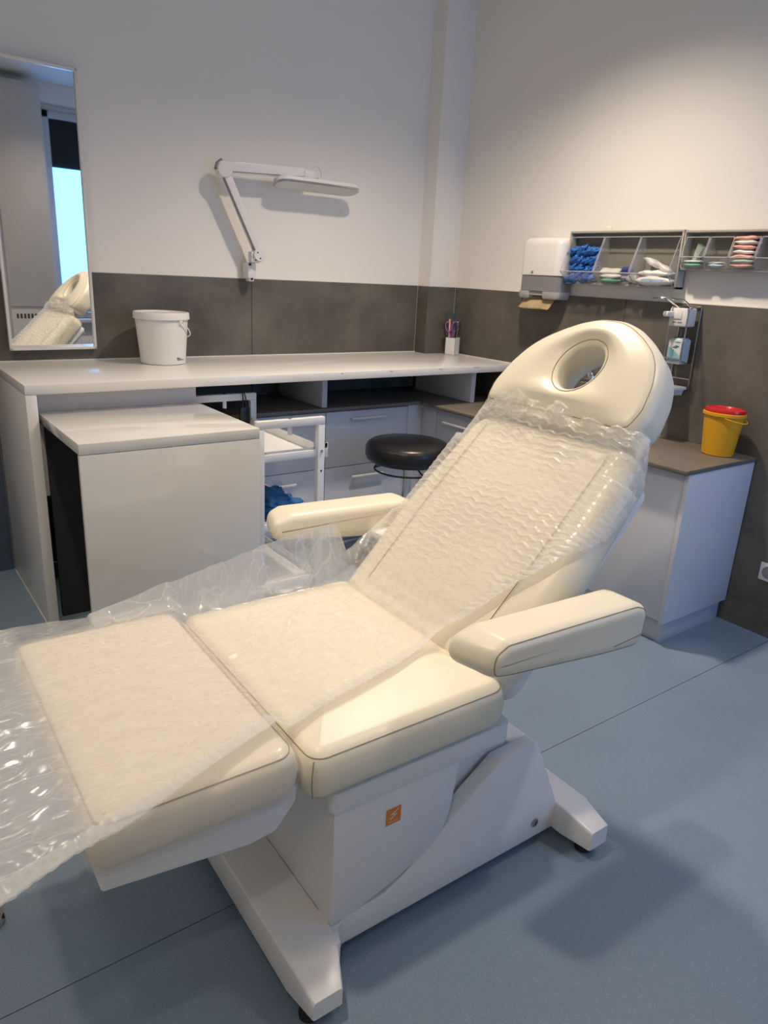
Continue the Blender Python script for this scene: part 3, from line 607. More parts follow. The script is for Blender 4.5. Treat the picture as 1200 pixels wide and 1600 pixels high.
# ================================================================== RIGHT WALL FITTINGS
# paper towel dispenser: local x = distance along the wall (-Y), y = out of the wall, z up
RW = lambda y, z: Matrix.Translation((0, y, z)) @ Matrix(((0, -1, 0, 0), (-1, 0, 0, 0), (0, 0, 1, 0), (0, 0, 0, 1)))
def rw_thing(name, label, cat, y, z, group=None):
    o = thing(name, label, cat, (0, y, z), 0, group); return o
RT = Matrix(((0, -1, 0, 0), (-1, 0, 0, 0), (0, 0, 1, 0), (0, 0, 0, 1)))   # (along, out, up) -> world offsets
pt = rw_thing('towel_dispenser', 'white paper towel dispenser with a grey lower window on the right wall', 'dispenser', -0.755, 1.405)
wd = 0.297
def dsec(o): return roundpoly([(0.0, 0.0), (0.0, 0.108-o), (wd, 0.108-o), (wd, 0.0)], [0.001, 0.045, 0.045, 0.001], 8)
def ins2(pts, d, cx, cy): return [(cx+(x-cx)*(1-d/0.16), y*(1-d/0.108)) for x, y in pts]
sec = dsec(0)
MB().loft([[(x, y, 0.128) for x, y in sec], [(x, y, 0.285) for x, y in sec], [(x, y, 0.305) for x, y in ins2(sec, 0.006, wd/2, 0)], [(x, y, 0.317) for x, y in ins2(sec, 0.022, wd/2, 0)], [(x, y, 0.322) for x, y in ins2(sec, 0.05, wd/2, 0)]], T=RT).build('upper_cover', 'plastic_white', pt)
s2 = ins2(sec, 0.004, wd/2, 0)
MB().loft([[(x, y, 0.045) for x, y in s2], [(x, y, 0.127) for x, y in s2]], T=RT).build('grey_window', 'smoke_plastic', pt)
lip = MB()
for a, b in ((0.0, 0.09), (0.185, wd)):
    q = roundpoly([(a, 0.01), (a, 0.105), (b, 0.105), (b, 0.01)], [0.002, 0.035 if a == 0 else 0.01, 0.035 if b == wd else 0.01, 0.002], 6)
    lip.loft([[(x, y, 0.006) for x, y in inset(q, 0.008)], [(x, y, 0.016) for x, y in q], [(x, y, 0.044) for x, y in q]], T=RT)
lip.box((0.08, 0.010, 0.022), (0.195, 0.096, 0.044), 0.003, RT)
lip.build('lower_lip', 'pale_plastic', pt)
MB().lathe([(0.008, 0), (0.008, 0.002), (0, 0.002)], n=20, T=RT @ Matrix.Translation((0.105, 0.1085, 0.142)) @ Matrix.Rotation(-PI/2, 4, 'X')).build('lock', 'smoke_plastic', pt)
MB().box((0.02, 0.001, 0.02), (wd-0.004, 0.02, 0.30), 0.004, RT).build('back_plate', 'plastic_white', pt)
tw = rw_thing('paper_towel', 'brown folded paper towel hanging out of the towel dispenser', 'paper towel', -0.755, 1.405)
g = []; n1, n2 = 16, 10
for i in range(n1+1):
    for j in range(n2+1):
        a = i/n1; b = j/n2; dr = 0.07*b+0.012*math.sin(a*PI*1.7+0.6)*b+0.012*math.sin(a*5+b*4)*b
        g.append((0.025+a*0.225+0.02*(0.5-b)*(1 if a > 0.5 else -0.3), 0.055+0.055*b+0.012*math.sin(a*6)*b, 0.020-dr))
twm = MB().add(g, [(i*(n2+1)+j, (i+1)*(n2+1)+j, (i+1)*(n2+1)+j+1, i*(n2+1)+j+1) for i in range(n1) for j in range(n2)], True, RT).build('towel_sheet', 'kraft', tw)
m_ = twm.modifiers.new('thickness', 'SOLIDIFY'); m_.thickness = 0.003
# tilt-bin racks
def acryl(mb, a, b, th=0.003): mb.box(a, b, 0, RT)
def rack(name, label, y, z, wdt, hgt, dep, nb, tiltd, binh):
    o = rw_thing(name, label, 'storage rack', y, z); h = MB(); th = 0.010
    h.box((0, 0.001, 0), (wdt, 0.006, hgt), 0, RT); h.box((0, 0.001, hgt-th), (wdt, dep, hgt), 0.002, RT); h.box((0, 0.001, 0), (th*0.6, dep, hgt-th), 0.001, RT); h.box((wdt-th, 0.001, 0), (wdt, dep, hgt-th), 0.001, RT); h.box((0, 0.001, 0), (wdt, dep, th), 0.001, RT)
    h.build('housing', 'bin_grey', o)
    ib = MB(); ib.box((th*0.6, 0.0062, th), (wdt-th, 0.008, hgt-th), 0, RT); ib.build('recess_shade', 'bin_shade', o)  # added dark sheet paints the shade in the housing recess
    bw = (wdt-2*th)/nb
    for k in range(nb):
        x0 = th+k*bw+0.003; x1 = x0+bw-0.006; bmx = MB()
        # clear bin: hinged at the bottom, leaning out
        H_ = hgt-0.030
        prof_o = [(dep-0.085, 0.012), (dep+0.004, 0.012), (dep+tiltd, binh)]
        bmx.box((x0, dep-0.085, 0.010), (x1, dep+0.004, 0.013), 0, RT)
        # sloping lower front, lip and tall clear front window
        for (ya, za, yb, zb) in ((dep+0.004, 0.010, dep+tiltd, binh), ):
            bmx.add([(x0, ya, za), (x1, ya, za), (x1, yb, zb), (x0, yb, zb), (x0, ya-0.003, za), (x1, ya-0.003, za), (x1, yb-0.003, zb), (x0, yb-0.003, zb)], [(0, 1, 2, 3), (7, 6, 5, 4), (0, 4, 5, 1), (1, 5, 6, 2), (2, 6, 7, 3), (3, 7, 4, 0)], False, RT)
        for xs in (x0, x1-0.003):
            pr = [(dep-0.085, 0.012), (dep+0.003, 0.012), (dep+tiltd-0.001, binh), (dep-0.002, H_), (dep-0.030, H_)]
            vs = [(xs, a, b) for a, b in pr]+[(xs+0.003, a, b) for a, b in pr]; nn = len(pr)
            bmx.add(vs, [tuple(range(nn)), tuple(range(2*nn-1, nn-1, -1))]+[(q, q+nn, (q+1) % nn+nn, (q+1) % nn) for q in range(nn)], False, RT)
        bo = bmx.build('clear_bin', 'acrylic', o)
        e = MB(); e.tube([(x0, dep+tiltd, binh), (x1, dep+tiltd, binh)], 0.0022, 6, T=RT); e.tube([(x0, dep-0.002, H_), (x1, dep-0.002, H_)], 0.0022, 6, T=RT)
        e.tube([(x0, dep+tiltd, binh), (x0, dep-0.002, H_)], 0.0012, 5, T=RT); e.tube([(x1, dep+tiltd, binh), (x1, dep-0.002, H_)], 0.0012, 5, T=RT); e.tube([(x0, dep+0.004, 0.010), (x0, dep+tiltd, binh)], 0.0016, 5, T=RT); e.tube([(x1, dep+0.004, 0.010), (x1, dep+tiltd, binh)], 0.0016, 5, T=RT)
        e.build('rim', 'pale_plastic', bo)
    return o
R1Y, R1Z = -1.056, 1.497; R1D = 0.062
rk1 = rack('tilt_bin_rack', 'grey wall rack of three clear tilt bins, the larger and left one', R1Y, R1Z, 0.661, 0.260, R1D, 3, 0.062, 0.062)
MB().box((0.185, 0.02, 0.260), (0.225, 0.024, 0.285), 0.002, RT).build('hanging_tab', 'plastic_white', rk1)
MB().lathe([(0.010, 0), (0.010, 0.003), (0.0, 0.003)], n=20, T=RT @ Matrix.Translation((0.60, 0.0085, 0.195)) @ Matrix.Rotation(-PI/2, 4, 'X')).build('screw_cap', 'smoke_plastic', rk1)
R2Y, R2Z, R2D = -1.722, 1.583, 0.062
rk2 = rack('tilt_bin_rack', 'grey wall rack of small clear tilt bins at the right edge', R2Y, R2Z, 0.60, 0.170, R2D, 5, 0.030, 0.055)
def in_rack(o, y, z, p): o.location = (-p[1], y-p[0], z+p[2]); return o
# blue glove rolls in the first bin
rg = random.Random(4)
for k in range(16):
    row = k//4; a = 0.036+(k % 4)*0.044+rg.uniform(-0.006, 0.006); c_ = 0.032+row*0.043+rg.uniform(-0.004, 0.004); b = 0.046+(0.012 if row == 0 else 0.0)
    t = blob('nitrile_glove', 'glove_blue', None, (0, 0, 0), (0.038, 0.021, 0.016), seed=k, amp=0.8, n=26, k=18, fr=3.4)
    in_rack(t, R1Y, R1Z, (a, b, c_)); t.rotation_euler = (0, 0.6*rg.uniform(0.2, 1.4), PI/2+rg.uniform(-0.2, 0.2))
    tag(t, 'crumpled blue nitrile glove in the left clear bin', 'glove', 'blue gloves in the left clear bin')
def pack(name, label, cat, m, y, z, p, ax, rz=0, rx=0, seed=0, amp=0.10, extra=None):
    """flat sealed pack with pinched ends"""
    rings = []; n = 24
    for i in range(15):
        a = -1+2*i/14; th = (1-abs(a)**3.2)*0.92+0.08; wv = 1-0.06*abs(a)**4; ring = []
        for q in range(n):
            ph = 2*PI*q/n; cx = math.copysign(abs(math.cos(ph))**0.55, math.cos(ph)); cz = math.copysign(abs(math.sin(ph))**0.8, math.sin(ph))
            v_ = Vector((a*ax[0], cx*ax[1]*wv, cz*ax[2]*th)); d = noise.noise(v_*28+Vector((seed*5.3, 0, 0)))*amp*ax[2]*2.2
            ring.append((v_.x, v_.y, v_.z+d))
        rings.append(ring)
    t = thing(name, label, cat); b = MB().loft(rings).build('wrapper', m, t, smooth_angle=180)
    if extra: 
        e = MB(); e.box((-ax[0]*0.6, -ax[1]*1.02, -ax[2]*0.25), (ax[0]*0.6, -ax[1]*0.99, ax[2]*0.35)); e.build('print_band', extra, t)
    in_rack(t, y, z, p); t.rotation_euler = (rx, 0, -PI/2+rz); return t
pack('gauze_pack', 'white and green paper pack lying in the middle clear bin', 'pack', 'pack_green', R1Y, R1Z, (0.305, 0.062, 0.026), (0.055, 0.030, 0.011), 0.1, 0, 1)
pack('gauze_pack', 'white paper pack on top of the green pack in the middle clear bin', 'pack', 'pack_white', R1Y, R1Z, (0.300, 0.062, 0.046), (0.058, 0.030, 0.010), -0.1, 0.05, 2)
pack('clear_sachet', 'clear sachet leaning at the left of the middle clear bin', 'sachet', 'pack_clear', R1Y, R1Z, (0.275, 0.050, 0.072), (0.052, 0.026, 0.007), 0.2, 0.5, 3, 0.3)
tg = thing('navy_carton', 'small dark blue carton standing in the middle clear bin', 'carton'); MB().box((-0.026, -0.022, -0.03), (0.026, 0.022, 0.03), 0.002).build('carton_box', 'navy', tg); MB().box((-0.024, -0.0228, -0.012), (0.024, -0.0222, -0.002)).build('print_band', 'pack_white', tg); in_rack(tg, R1Y, R1Z, (0.385, 0.060, 0.058)); tg.rotation_euler = (0.35, 0.0, -PI/2+0.5)
pack('clear_sachet', 'small clear sachet beside the dark blue carton', 'sachet', 'pack_clear', R1Y, R1Z, (0.425, 0.060, 0.038), (0.026, 0.030, 0.020), 0.2, 0.2, 5, 0.3)
pack('wipe_pack', 'white printed pack lying at the bottom of the right clear bin', 'pack', 'pack_white', R1Y, R1Z, (0.555, 0.066, 0.032), (0.095, 0.032, 0.020), 0.03, 0, 6, 0.16, 'pack_blue_print')
pack('wipe_pack', 'white crinkled pack lying second from below in the right clear bin', 'pack', 'pack_white', R1Y, R1Z, (0.550, 0.060, 0.066), (0.090, 0.030, 0.016), 0.0, 0.05, 7, 0.3)
pack('clear_sachet', 'large clear crinkled sachet lying topmost in the right clear bin', 'sachet', 'pack_clear', R1Y, R1Z, (0.555, 0.056, 0.104), (0.085, 0.030, 0.014), 0.0, 0, 8, 0.5).rotation_euler = (0.0, 0.42, -PI/2)
# second rack
for k in range(4):
    pack('plaster_strip', 'pale green flat strip pack standing in the small clear bin beside the large rack', 'pack', 'pack_pale_green', R2Y, R2Z, (0.055+k*0.010, 0.030+k*0.008, 0.075-0.004*k), (0.040, 0.018, 0.0035), 0, 1.35-0.06*k, 10+k).rotation_euler = (0, -1.35+0.1*k, -PI/2)
for o_ in [o for o in C.objects if o.get('category') == 'pack' and 'strip pack' in o['label']]: o_['group'] = 'pale green strip packs'
pack('dressing_pack', 'dark green flat pack lying in the small clear bin beside the large rack', 'pack', 'pack_green', R2Y, R2Z, (0.070, 0.060, 0.022), (0.044, 0.026, 0.008), 0, 0, 15)
pack('dressing_pack', 'white flat pack on top of the dark green pack in the small clear bin', 'pack', 'pack_white', R2Y, R2Z, (0.070, 0.062, 0.037), (0.042, 0.026, 0.006), 0, 0, 16)
pack('swab_sachet', 'small white sachet with blue print lying in a small clear bin', 'sachet', 'pack_blue_print', R2Y, R2Z, (0.180, 0.058, 0.022), (0.034, 0.024, 0.007), 0.1, 0, 17)
pack('swab_sachet', 'plain white sachet on top of the blue printed sachet', 'sachet', 'pack_white', R2Y, R2Z, (0.176, 0.058, 0.033), (0.032, 0.022, 0.005), -0.15, 0.05, 18)
for k in range(7):
    pack('flat_sachet', ('pink', 'pale green', 'pink', 'white', 'pink', 'white', 'pink')[k]+' flat sachet, '+('lowest', 'second from below', 'third from below', 'fourth from below', 'third from the top', 'second from the top', 'topmost')[k]+' of the stack at the right edge', 'sachet', 'pack_pink' if k % 2 == 0 else 'pack_pale_green' if k == 1 else 'pack_white', R2Y, R2Z, (0.295+0.005*math.sin(k*3), 0.050, 0.024+k*0.0185), (0.050, 0.028, 0.0090), 0.08*math.sin(k*2), 0.03*math.sin(k), 20+k, 0.25)['group'] = 'stack of pink and white sachets'
# elbow soap dispenser in a wire rack
sd = rw_thing('soap_dispenser', 'steel wire elbow dispenser with a white pump head on the right wall', 'dispenser', -1.735, 1.05)
wr_ = MB()
wr_.tube([(0.005, 0.008, 0.0), (0.100, 0.008, 0.0), (0.104, 0.008, 0.006), (0.100, 0.008, 0.370), (0.094, 0.008, 0.376), (0.010, 0.008, 0.376), (0.004, 0.008, 0.370), (0.001, 0.008, 0.006)], 0.0034, 8, True, RT)
for z in (0.045, 0.115): wr_.tube([(0.004, 0.010, z), (0.101, 0.010, z)], 0.003, 8, False, RT)
wr_.build('back_frame', 'steel', sd)
wf_ = MB()
for x in (0.006, 0.096):
    wf_.tube([(x, 0.010, 0.372), (x, 0.095, 0.368), (x, 0.100, 0.360), (x, 0.100, 0.140), (x, 0.092, 0.130), (x, 0.012, 0.112)], 0.0032, 8, False, RT)
wf_.tube([(0.006, 0.100, 0.14), (0.096, 0.100, 0.14)], 0.003, 8, False, RT)
wf_.build('holder_frame', 'steel', sd)
ph_ = MB(); ph_.box((0.004, 0.030, 0.285), (0.096, 0.108, 0.366), 0.008, RT); ph_.box((0.030, 0.108, 0.318), (0.070, 0.112, 0.352), 0.003, RT); ph_.box((0.002, 0.06, 0.326), (0.030, 0.158, 0.350), 0.007, RT); ph_.build('pump_head', 'plastic_white', sd)
le = MB(); le.tube([(0.015, 0.06, 0.366), (0.012, 0.130, 0.395), (0.006, 0.165, 0.407), (0.000, 0.245, 0.408), (0.022, 0.262, 0.408), (0.070, 0.262, 0.408), (0.090, 0.245, 0.408), (0.090, 0.150, 0.404), (0.088, 0.120, 0.394), (0.086, 0.06, 0.366)], 0.0042, 8, False, RT); le.build('elbow_lever', 'chrome', sd)
pr_ = MB()
for a, b, z in ((0.028, 0.046, 0.300), (0.052, 0.076, 0.300)): pr_.box((a, 0.1082, z), (b, 0.1088, z+0.006), 0, RT)
pr_.build('printed_mark', 'smoke_plastic', sd)
dt = MB(); q = roundpoly([(0.0, 0.02), (0.108, 0.02), (0.108, 0.17), (0.0, 0.17)], 0.012, 5)
dt.loft([[(x, y, -0.030) for x, y in inset(q, 0.022)], [(x, y, -0.006) for x, y in inset(q, 0.012)], [(x, y, -0.002) for x, y in inset(q, 0.001)], [(x, y, 0.010) for x, y in q], [(x, y, 0.010) for x, y in inset(q, 0.004)], [(x, y, -0.002) for x, y in inset(q, 0.012)]], T=RT); dt.build('drip_tray', 'plastic_white', sd)
bt = rw_thing('disinfectant_bottle', 'square pale bottle with a blue label in the wire dispenser', 'bottle', -1.735, 1.165)
q = roundpoly([(0.016, 0.022), (0.088, 0.022), (0.088, 0.094), (0.016, 0.094)], 0.008, 4)
MB().loft([[(x, y, 0.0) for x, y in inset(q, 0.004)], [(x, y, 0.005) for x, y in q], [(x, y, 0.108) for x, y in q], [(x, y, 0.116) for x, y in inset(q, 0.012)], [(x, y, 0.120) for x, y in inset(q, 0.022)]], T=RT).build('body', 'bottle_liquid', bt)
MB().box((0.019, 0.0942, 0.010), (0.085, 0.0948, 0.106), 0, RT).build('label_sheet', 'label_paper', bt)
l2 = MB(); l2.add([(0.021, 0.0950, 0.012), (0.083, 0.0950, 0.012), (0.083, 0.0950, 0.040), (0.050, 0.0950, 0.062), (0.021, 0.0950, 0.078)], [(0, 1, 2, 3, 4)], False, RT); l2.build('label_print', 'label_blue', bt)
l3 = MB(); l3.add([(0.040, 0.0952, 0.074), (0.058, 0.0952, 0.070), (0.078, 0.0952, 0.080), (0.060, 0.0952, 0.086)], [(0, 1, 2, 3)], False, RT)
for z, a, b in ((0.097, 0.052, 0.080), (0.060, 0.044, 0.052), (0.052, 0.044, 0.052), (0.044, 0.044, 0.052), (0.036, 0.045, 0.051)): l3.add([(a, 0.0952, z), (b, 0.0952, z), (b, 0.0952, z+0.004), (a, 0.0952, z+0.004)], [(0, 1, 2, 3)], False, RT)
l3.build('label_mark', 'print_teal', bt)
# sharps container
yb = thing('sharps_container', 'yellow sharps container with a red lid on the grey worktop', 'container', (-0.128, -2.105, WZ), 0)
MB().lathe([(0.064, 0.0), (0.069, 0.004), (0.086, 0.182), (0.0, 0.182)], n=56, sx=0.84, cap1=False).build('body', 'yellow', yb)
MB().lathe([(0.086, 0.176), (0.0925, 0.178), (0.0925, 0.190), (0.088, 0.192)], n=56, sx=0.84, cap0=False).build('rim', 'yellow', yb)
MB().lathe([(0.087, 0.190), (0.089, 0.196), (0.085, 0.206), (0.074, 0.208), (0.070, 0.203), (0.0, 0.203)], n=56, sx=0.84, cap0=False, cap1=False).build('lid', 'red', yb)
MB().tube([(0.066*math.cos(a)*0.9-0.012, -0.02-0.082*math.sin(a)-0.008, 0.178-0.020*math.sin(a)) for a in [PI*(-0.15+1.1*k/20) for k in range(21)]], 0.0026, 7).build('handle', 'yellow', yb)
# wall socket
so = rw_thing('wall_socket', 'white square power socket low on the tiled right wall', 'socket', -2.346, 0.264)
MB().box((0, 0.0005, 0), (0.083, 0.009, 0.083), 0.003, RT).build('frame', 'plastic_white', so)
MB().lathe([(0.030, 0.010), (0.028, 0.010), (0.024, 0.0095), (0.020, 0.0092), (0.0, 0.0092)], n=28, cap0=False, cap1=False, T=RT @ Matrix.Translation((0.0415, 0.0, 0.0415)) @ Matrix.Rotation(-PI/2, 4, 'X')).build('insert', 'smoke_plastic', so)
# small fitting at the left edge
ds = thing('floor_stop', 'small grey rounded stop on the floor at the left edge', 'door stop', (-3.150, -2.190, 0))
MB().lathe([(0.036, 0), (0.040, 0.003), (0.036, 0.040), (0.028, 0.048), (0, 0.050)], n=28, cap1=False).build('body', 'door_stop', ds)
MB().lathe([(0.006, -0.004), (0.006, 0.004), (0, 0.004)], n=12, T=Matrix.Translation((0.034, -0.016, 0.016)) @ Matrix.Rotation(PI/2, 4, 'Y')).build('screw', 'rubber', ds)

# ================================================================== TREATMENT CHAIR
ANG = math.radians(-0.8138); VC = -0.33; O0 = Vector((-2.539, -2.729, 0)); UV = Vector((math.cos(ANG), math.sin(ANG), 0)); VV = Vector((math.sin(ANG), -math.cos(ANG), 0))
UC = 0.35
cpos = O0+VV*VC+UV*UC
tchair = thing('treatment_chair', 'cream upholstered treatment chair on a white metal base in the middle of the room', 'chair', tuple(cpos), ANG)
def L3(u, t, z): return Vector((u-UC, -t, z))          # chair coordinates: u along, t across (towards camera), z up
# matrices mapping local (a,b,c) of a cushion to the chair
def frame_m(origin, ea, eb, ec):
    m = Matrix.Identity(4)
    for r in range(3):
        m[r][0] = ea[r]; m[r][1] = eb[r]; m[r][2] = ec[r]; m[r][3] = origin[r]
    return m
EX = Vector((1, 0, 0)); EY = Vector((0, -1, 0)); EZ = Vector((0, 0, 1))
FLAT = frame_m(L3(0, 0, 0), EX, EY, EZ)               # (u,t,z)
WH = 0.33
# ---- base
bs = MB()
cover = roundpoly([(-0.02, 0.04), (-0.02, 0.126), (0.145, 0.124), (0.20, 0.150), (0.498, 0.354), (0.628, 0.360), (0.738, 0.128), (0.738, 0.04)], [0.01, 0.02, 0.05, 0.04, 0.012, 0.008, 0.03, 0.01], 4)
def chp(mb, pts, a, b, bev): 
    mb.prism(pts, a, b, 'xz', bev, T=FLAT @ Matrix(((1, 0, 0, 0), (0, 1, 0, 0), (0, 0, 1, 0), (0, 0, 0, 1)))); return mb
chp(bs, cover, WH-0.045, WH, 0.004); chp(bs, cover, -WH, -WH+0.045, 0.004)
bs.prism(roundpoly([(0.572, 0.06), (0.572, 0.352), (0.628, 0.360), (0.736, 0.128), (0.736, 0.06)], 0.004, 2), -WH+0.044, WH-0.044, 'xz', 0.002, T=FLAT)
bs.box((-0.018, -WH+0.044, 0.045), (0.60, WH-0.044, 0.10), 0.002, FLAT)
bso = bs.build('base_cover', 'metal_white', tchair)
for u0, u1, e0, e1, zt, ze, nm in ((-0.122, 0.002, -0.108, -0.036, 0.125, 0.088, 'front'), (0.735, 0.828, 0.752, 0.822, 0.125, 0.098, 'rear')):
    lg = MB(); rings = []
    TT = 0.447
    for t, k in ((-TT, 1), (-0.36, 0), (0.36, 0), (TT, 1)):
        a, b, z = (e0, e1, ze) if k else (u0, u1, zt)
        q = roundpoly([(a, 0.038), (b, 0.038), (b, z), (a, z)], [0.003, 0.003, 0.008, 0.008], 3)
        rings.append([(x, t, zz) for x, zz in q])
    # small end bevel
    def shrink(r, t, f): 
        cx = sum(p[0] for p in r)/len(r); cz = sum(p[2] for p in r)/len(r); return [(cx+(p[0]-cx)*f, t, cz+(p[2]-cz)*f) for p in r]
    rings = [shrink(rings[0], -TT-0.003, 0.95)]+rings+[shrink(rings[3], TT+0.003, 0.95)]
    lg.loft(rings, smooth=True, T=FLAT); lgo = lg.build('base_leg', 'metal_white', tchair, smooth_angle=25)
    for t in (-0.405, 0.405):
        MB().lathe([(0.020, 0.0), (0.024, 0.003), (0.022, 0.028), (0.012, 0.032), (0.012, 0.039)], tuple(L3((e0+e1)/2-(0.018 if nm == 'front' else 0), t, 0)), 20).build('foot', 'rubber', lgo)
# fillets between leg and side plate
MB().prism(roundpoly([(-0.02, WH-0.002), (0.05, WH-0.002), (0.012, WH+0.014), (0.0, WH+0.05), (-0.02, WH+0.05)], 0.004, 2), 0.042, 0.118, 'xy', 0.003, T=FLAT).build('leg_fillet', 'metal_white', tchair)
MB().lathe([(0.0135, -0.001), (0.0135, 0.002), (0.012, 0.003), (0.0, 0.003)], n=24, T=FLAT @ Matrix.Translation((0.657, WH, 0.091)) @ Matrix.Rotation(-PI/2, 4, 'X')).build('bolt_cap', 'steel', tchair)
# ---- pedestal (curved lifting housing)
arc = [(0.0, 0.119), (0.0, 0.430), (0.346, 0.430), (0.338, 0.345), (0.330, 0.290), (0.312, 0.238), (0.282, 0.208), (0.235, 0.183), (0.185, 0.162), (0.145, 0.149), (0.10, 0.136), (0.05, 0.127)]
PH = WH+0.007
pdm = MB(); pdm.prism(arc, -PH, PH, 'xz', 0.004, T=FLAT); pdo = pdm.build('pedestal', 'metal_white', tchair)
lft = MB(); lft.prism([(0.30, 0.16), (0.25, 0.42), (0.56, 0.42), (0.565, 0.30), (0.46, 0.16)], -WH+0.055, WH-0.055, 'xz', 0.004, T=FLAT); lft.build('lift_body', 'metal_white', tchair)
# logo plate
LG = frame_m(L3(0.1362, PH+0.0006, 0.331), EX, Vector((0, 0, 1)), Vector((0, -1, 0)))
lgp = MB(); lgp.box((0, 0, 0), (0.040, 0.042, 0.0012), 0, LG); lgo = lgp.build('logo_plate', 'orange', pdo)
z_ = MB()
def stroke(a, b, w0):
    a = Vector(a); b = Vector(b); d = (b-a).normalized(); n_ = Vector((-d.y, d.x))*w0
    z_.add([(*(a-n_), 0.0015), (*(b-n_), 0.0015), (*(b+n_), 0.0015), (*(a+n_), 0.0015)], [(0, 1, 2, 3)], False, LG)
stroke((0.0325, 0.0365), (0.013, 0.0265), 0.0017); stroke((0.012, 0.0272), (0.029, 0.0235), 0.0017); stroke((0.0285, 0.0243), (0.0095, 0.0145), 0.0017)
for k in range(5): z_.add([(0.008+k*0.0052, 0.0055, 0.0015), (0.0113+k*0.0052, 0.0055, 0.0015), (0.0113+k*0.0052, 0.0082, 0.0015), (0.008+k*0.0052, 0.0082, 0.0015)], [(0, 1, 2, 3)], False, LG)
z_.build('logo_mark', 'print_white', pdo)
# ---- seat frame and cushion
sf = MB(); sf.prism(roundpoly([(-0.012, -WH-0.014), (0.50, -WH-0.014), (0.50, WH+0.014), (-0.012, WH+0.014)], [0.02]*4, 4), 0.428, 0.480, 'xy', 0.004, T=FLAT); sf.build('seat_frame', 'metal_white', tchair)
SH = 0.365
sw = dense(roundpoly([(-0.075, -SH), (0.475, -SH), (0.475, SH), (-0.075, SH)], [0.045, 0.06, 0.06, 0.045], 6), 0.04)
sc_ = cushion(sw, 0.492, 0.606, 0.044, 0.03, 0.028, 0.004, FLAT).build('seat_cushion', 'leather', tchair, smooth_angle=180)
seam([(x, y, 0.5905) for x, y in inset(sw, 0.0105)], T=FLAT).build('seam', 'stitch', sc_)
for sg in (-1, 1): MB().tube([(-0.0615, sg*(SH-0.0135), 0.590), (-0.0685, sg*(SH-0.006), 0.565), (-0.0700, sg*(SH-0.005), 0.540), (-0.0645, sg*(SH-0.010), 0.507)], 0.0013, 5, False, FLAT).build('seam', 'stitch', sc_)
# ---- leg rest
lf_ = MB(); lf_.prism(roundpoly([(-0.465, 0.475), (-0.465, 0.535), (-0.09, 0.535), (-0.09, 0.50), (-0.135, 0.446), (-0.19, 0.440)], [0.006, 0.004, 0.004, 0.02, 0.03, 0.02], 5), -0.335, 0.335, 'xz', 0.004, T=FLAT); lf_.build('leg_rest_frame', 'metal_white', tchair)
lw = dense(roundpoly([(-0.480, -0.36), (-0.085, -0.36), (-0.085, 0.36), (-0.480, 0.36)], [0.035, 0.05, 0.05, 0.035], 6), 0.04)
LRT = FLAT @ Matrix.Translation((0, 0, 0.0))
lc_ = cushion(lw, 0.530, 0.628, 0.036, 0.022, 0.010, 0.004, LRT).build('leg_rest_cushion', 'leather', tchair, smooth_angle=180)
seam([(x, y, 0.6205) for x, y in inset(lw, 0.013)], T=LRT).build('seam', 'stitch', lc_)
# clear plastic sleeve over the leg rest
lw2 = inset(lw, -0.005)
def sleeve():
    m = cushion(lw2, 0.527, 0.636, 0.038, 0.01, 0.010, 0.006, LRT)
    vs = []
    for v in m.v:
        p = Vector(v); d = noise.noise(Vector((p.x*16, p.y*5, p.z*22)))*0.004+noise.noise(Vector((p.x*40, p.y*12, p.z*60)))*0.002
        vs.append((p.x+d*0.4, p.y+d*0.6, p.z+(d if p.z > 0.6 else 0)))
    m.v = vs; return m
sl = sleeve().build('clear_sleeve', 'clear_pvc', tchair, smooth_angle=180)
# ---- backrest
BA = math.radians(45.5); bc, bsn = math.cos(BA), math.sin(BA)
BT = frame_m(L3(0.442, 0, 0.638), Vector((bc, 0, bsn)), EY, Vector((-bsn, 0, bc)))     # (s,t,normal)
bw_ = dense(roundpoly([(-0.055, -0.325), (0.30, -0.335), (0.665, -0.30), (0.665, 0.30), (0.30, 0.335), (-0.055, 0.325)], [0.05, 0.6, 0.07, 0.07, 0.6, 0.05], 8), 0.04)
bk_ = cushion(bw_, -0.125, -0.006, 0.045, 0.03, 0.010, 0.004, BT).build('backrest_cushion', 'leather', tchair, smooth_angle=180)
seam([(x, y, -0.017) for x, y in inset(bw_, 0.020)], T=BT).build('seam', 'stitch', bk_)
# side panel seams on the backrest face
for sg in (-1, 1):
    MB().tube([(s_, sg*(0.235-0.02*abs(s_-0.3)), 0.0015-0.004*abs(s_-0.3)**2*8) for s_ in [0.02+0.60*k/24 for k in range(25)]], 0.0011, 5, False, BT).build('seam', 'stitch', bk_)
sh_ = MB(); shp = roundpoly([(-0.05, -0.318), (0.64, -0.290), (0.64, 0.290), (-0.05, 0.318)], 0.05, 6)
sh_.loft([[(x, y, -0.170) for x, y in inset(shp, 0.02)], [(x, y, -0.150) for x, y in shp], [(x, y, -0.120) for x, y in shp]], T=BT); sh_.build('back_shell', 'metal_white', tchair)
hg = MB(); hg.box((-0.03, -0.22, -0.24), (0.16, 0.22, -0.165), 0.008, BT); hg.build('hinge_block', 'metal_white', tchair)
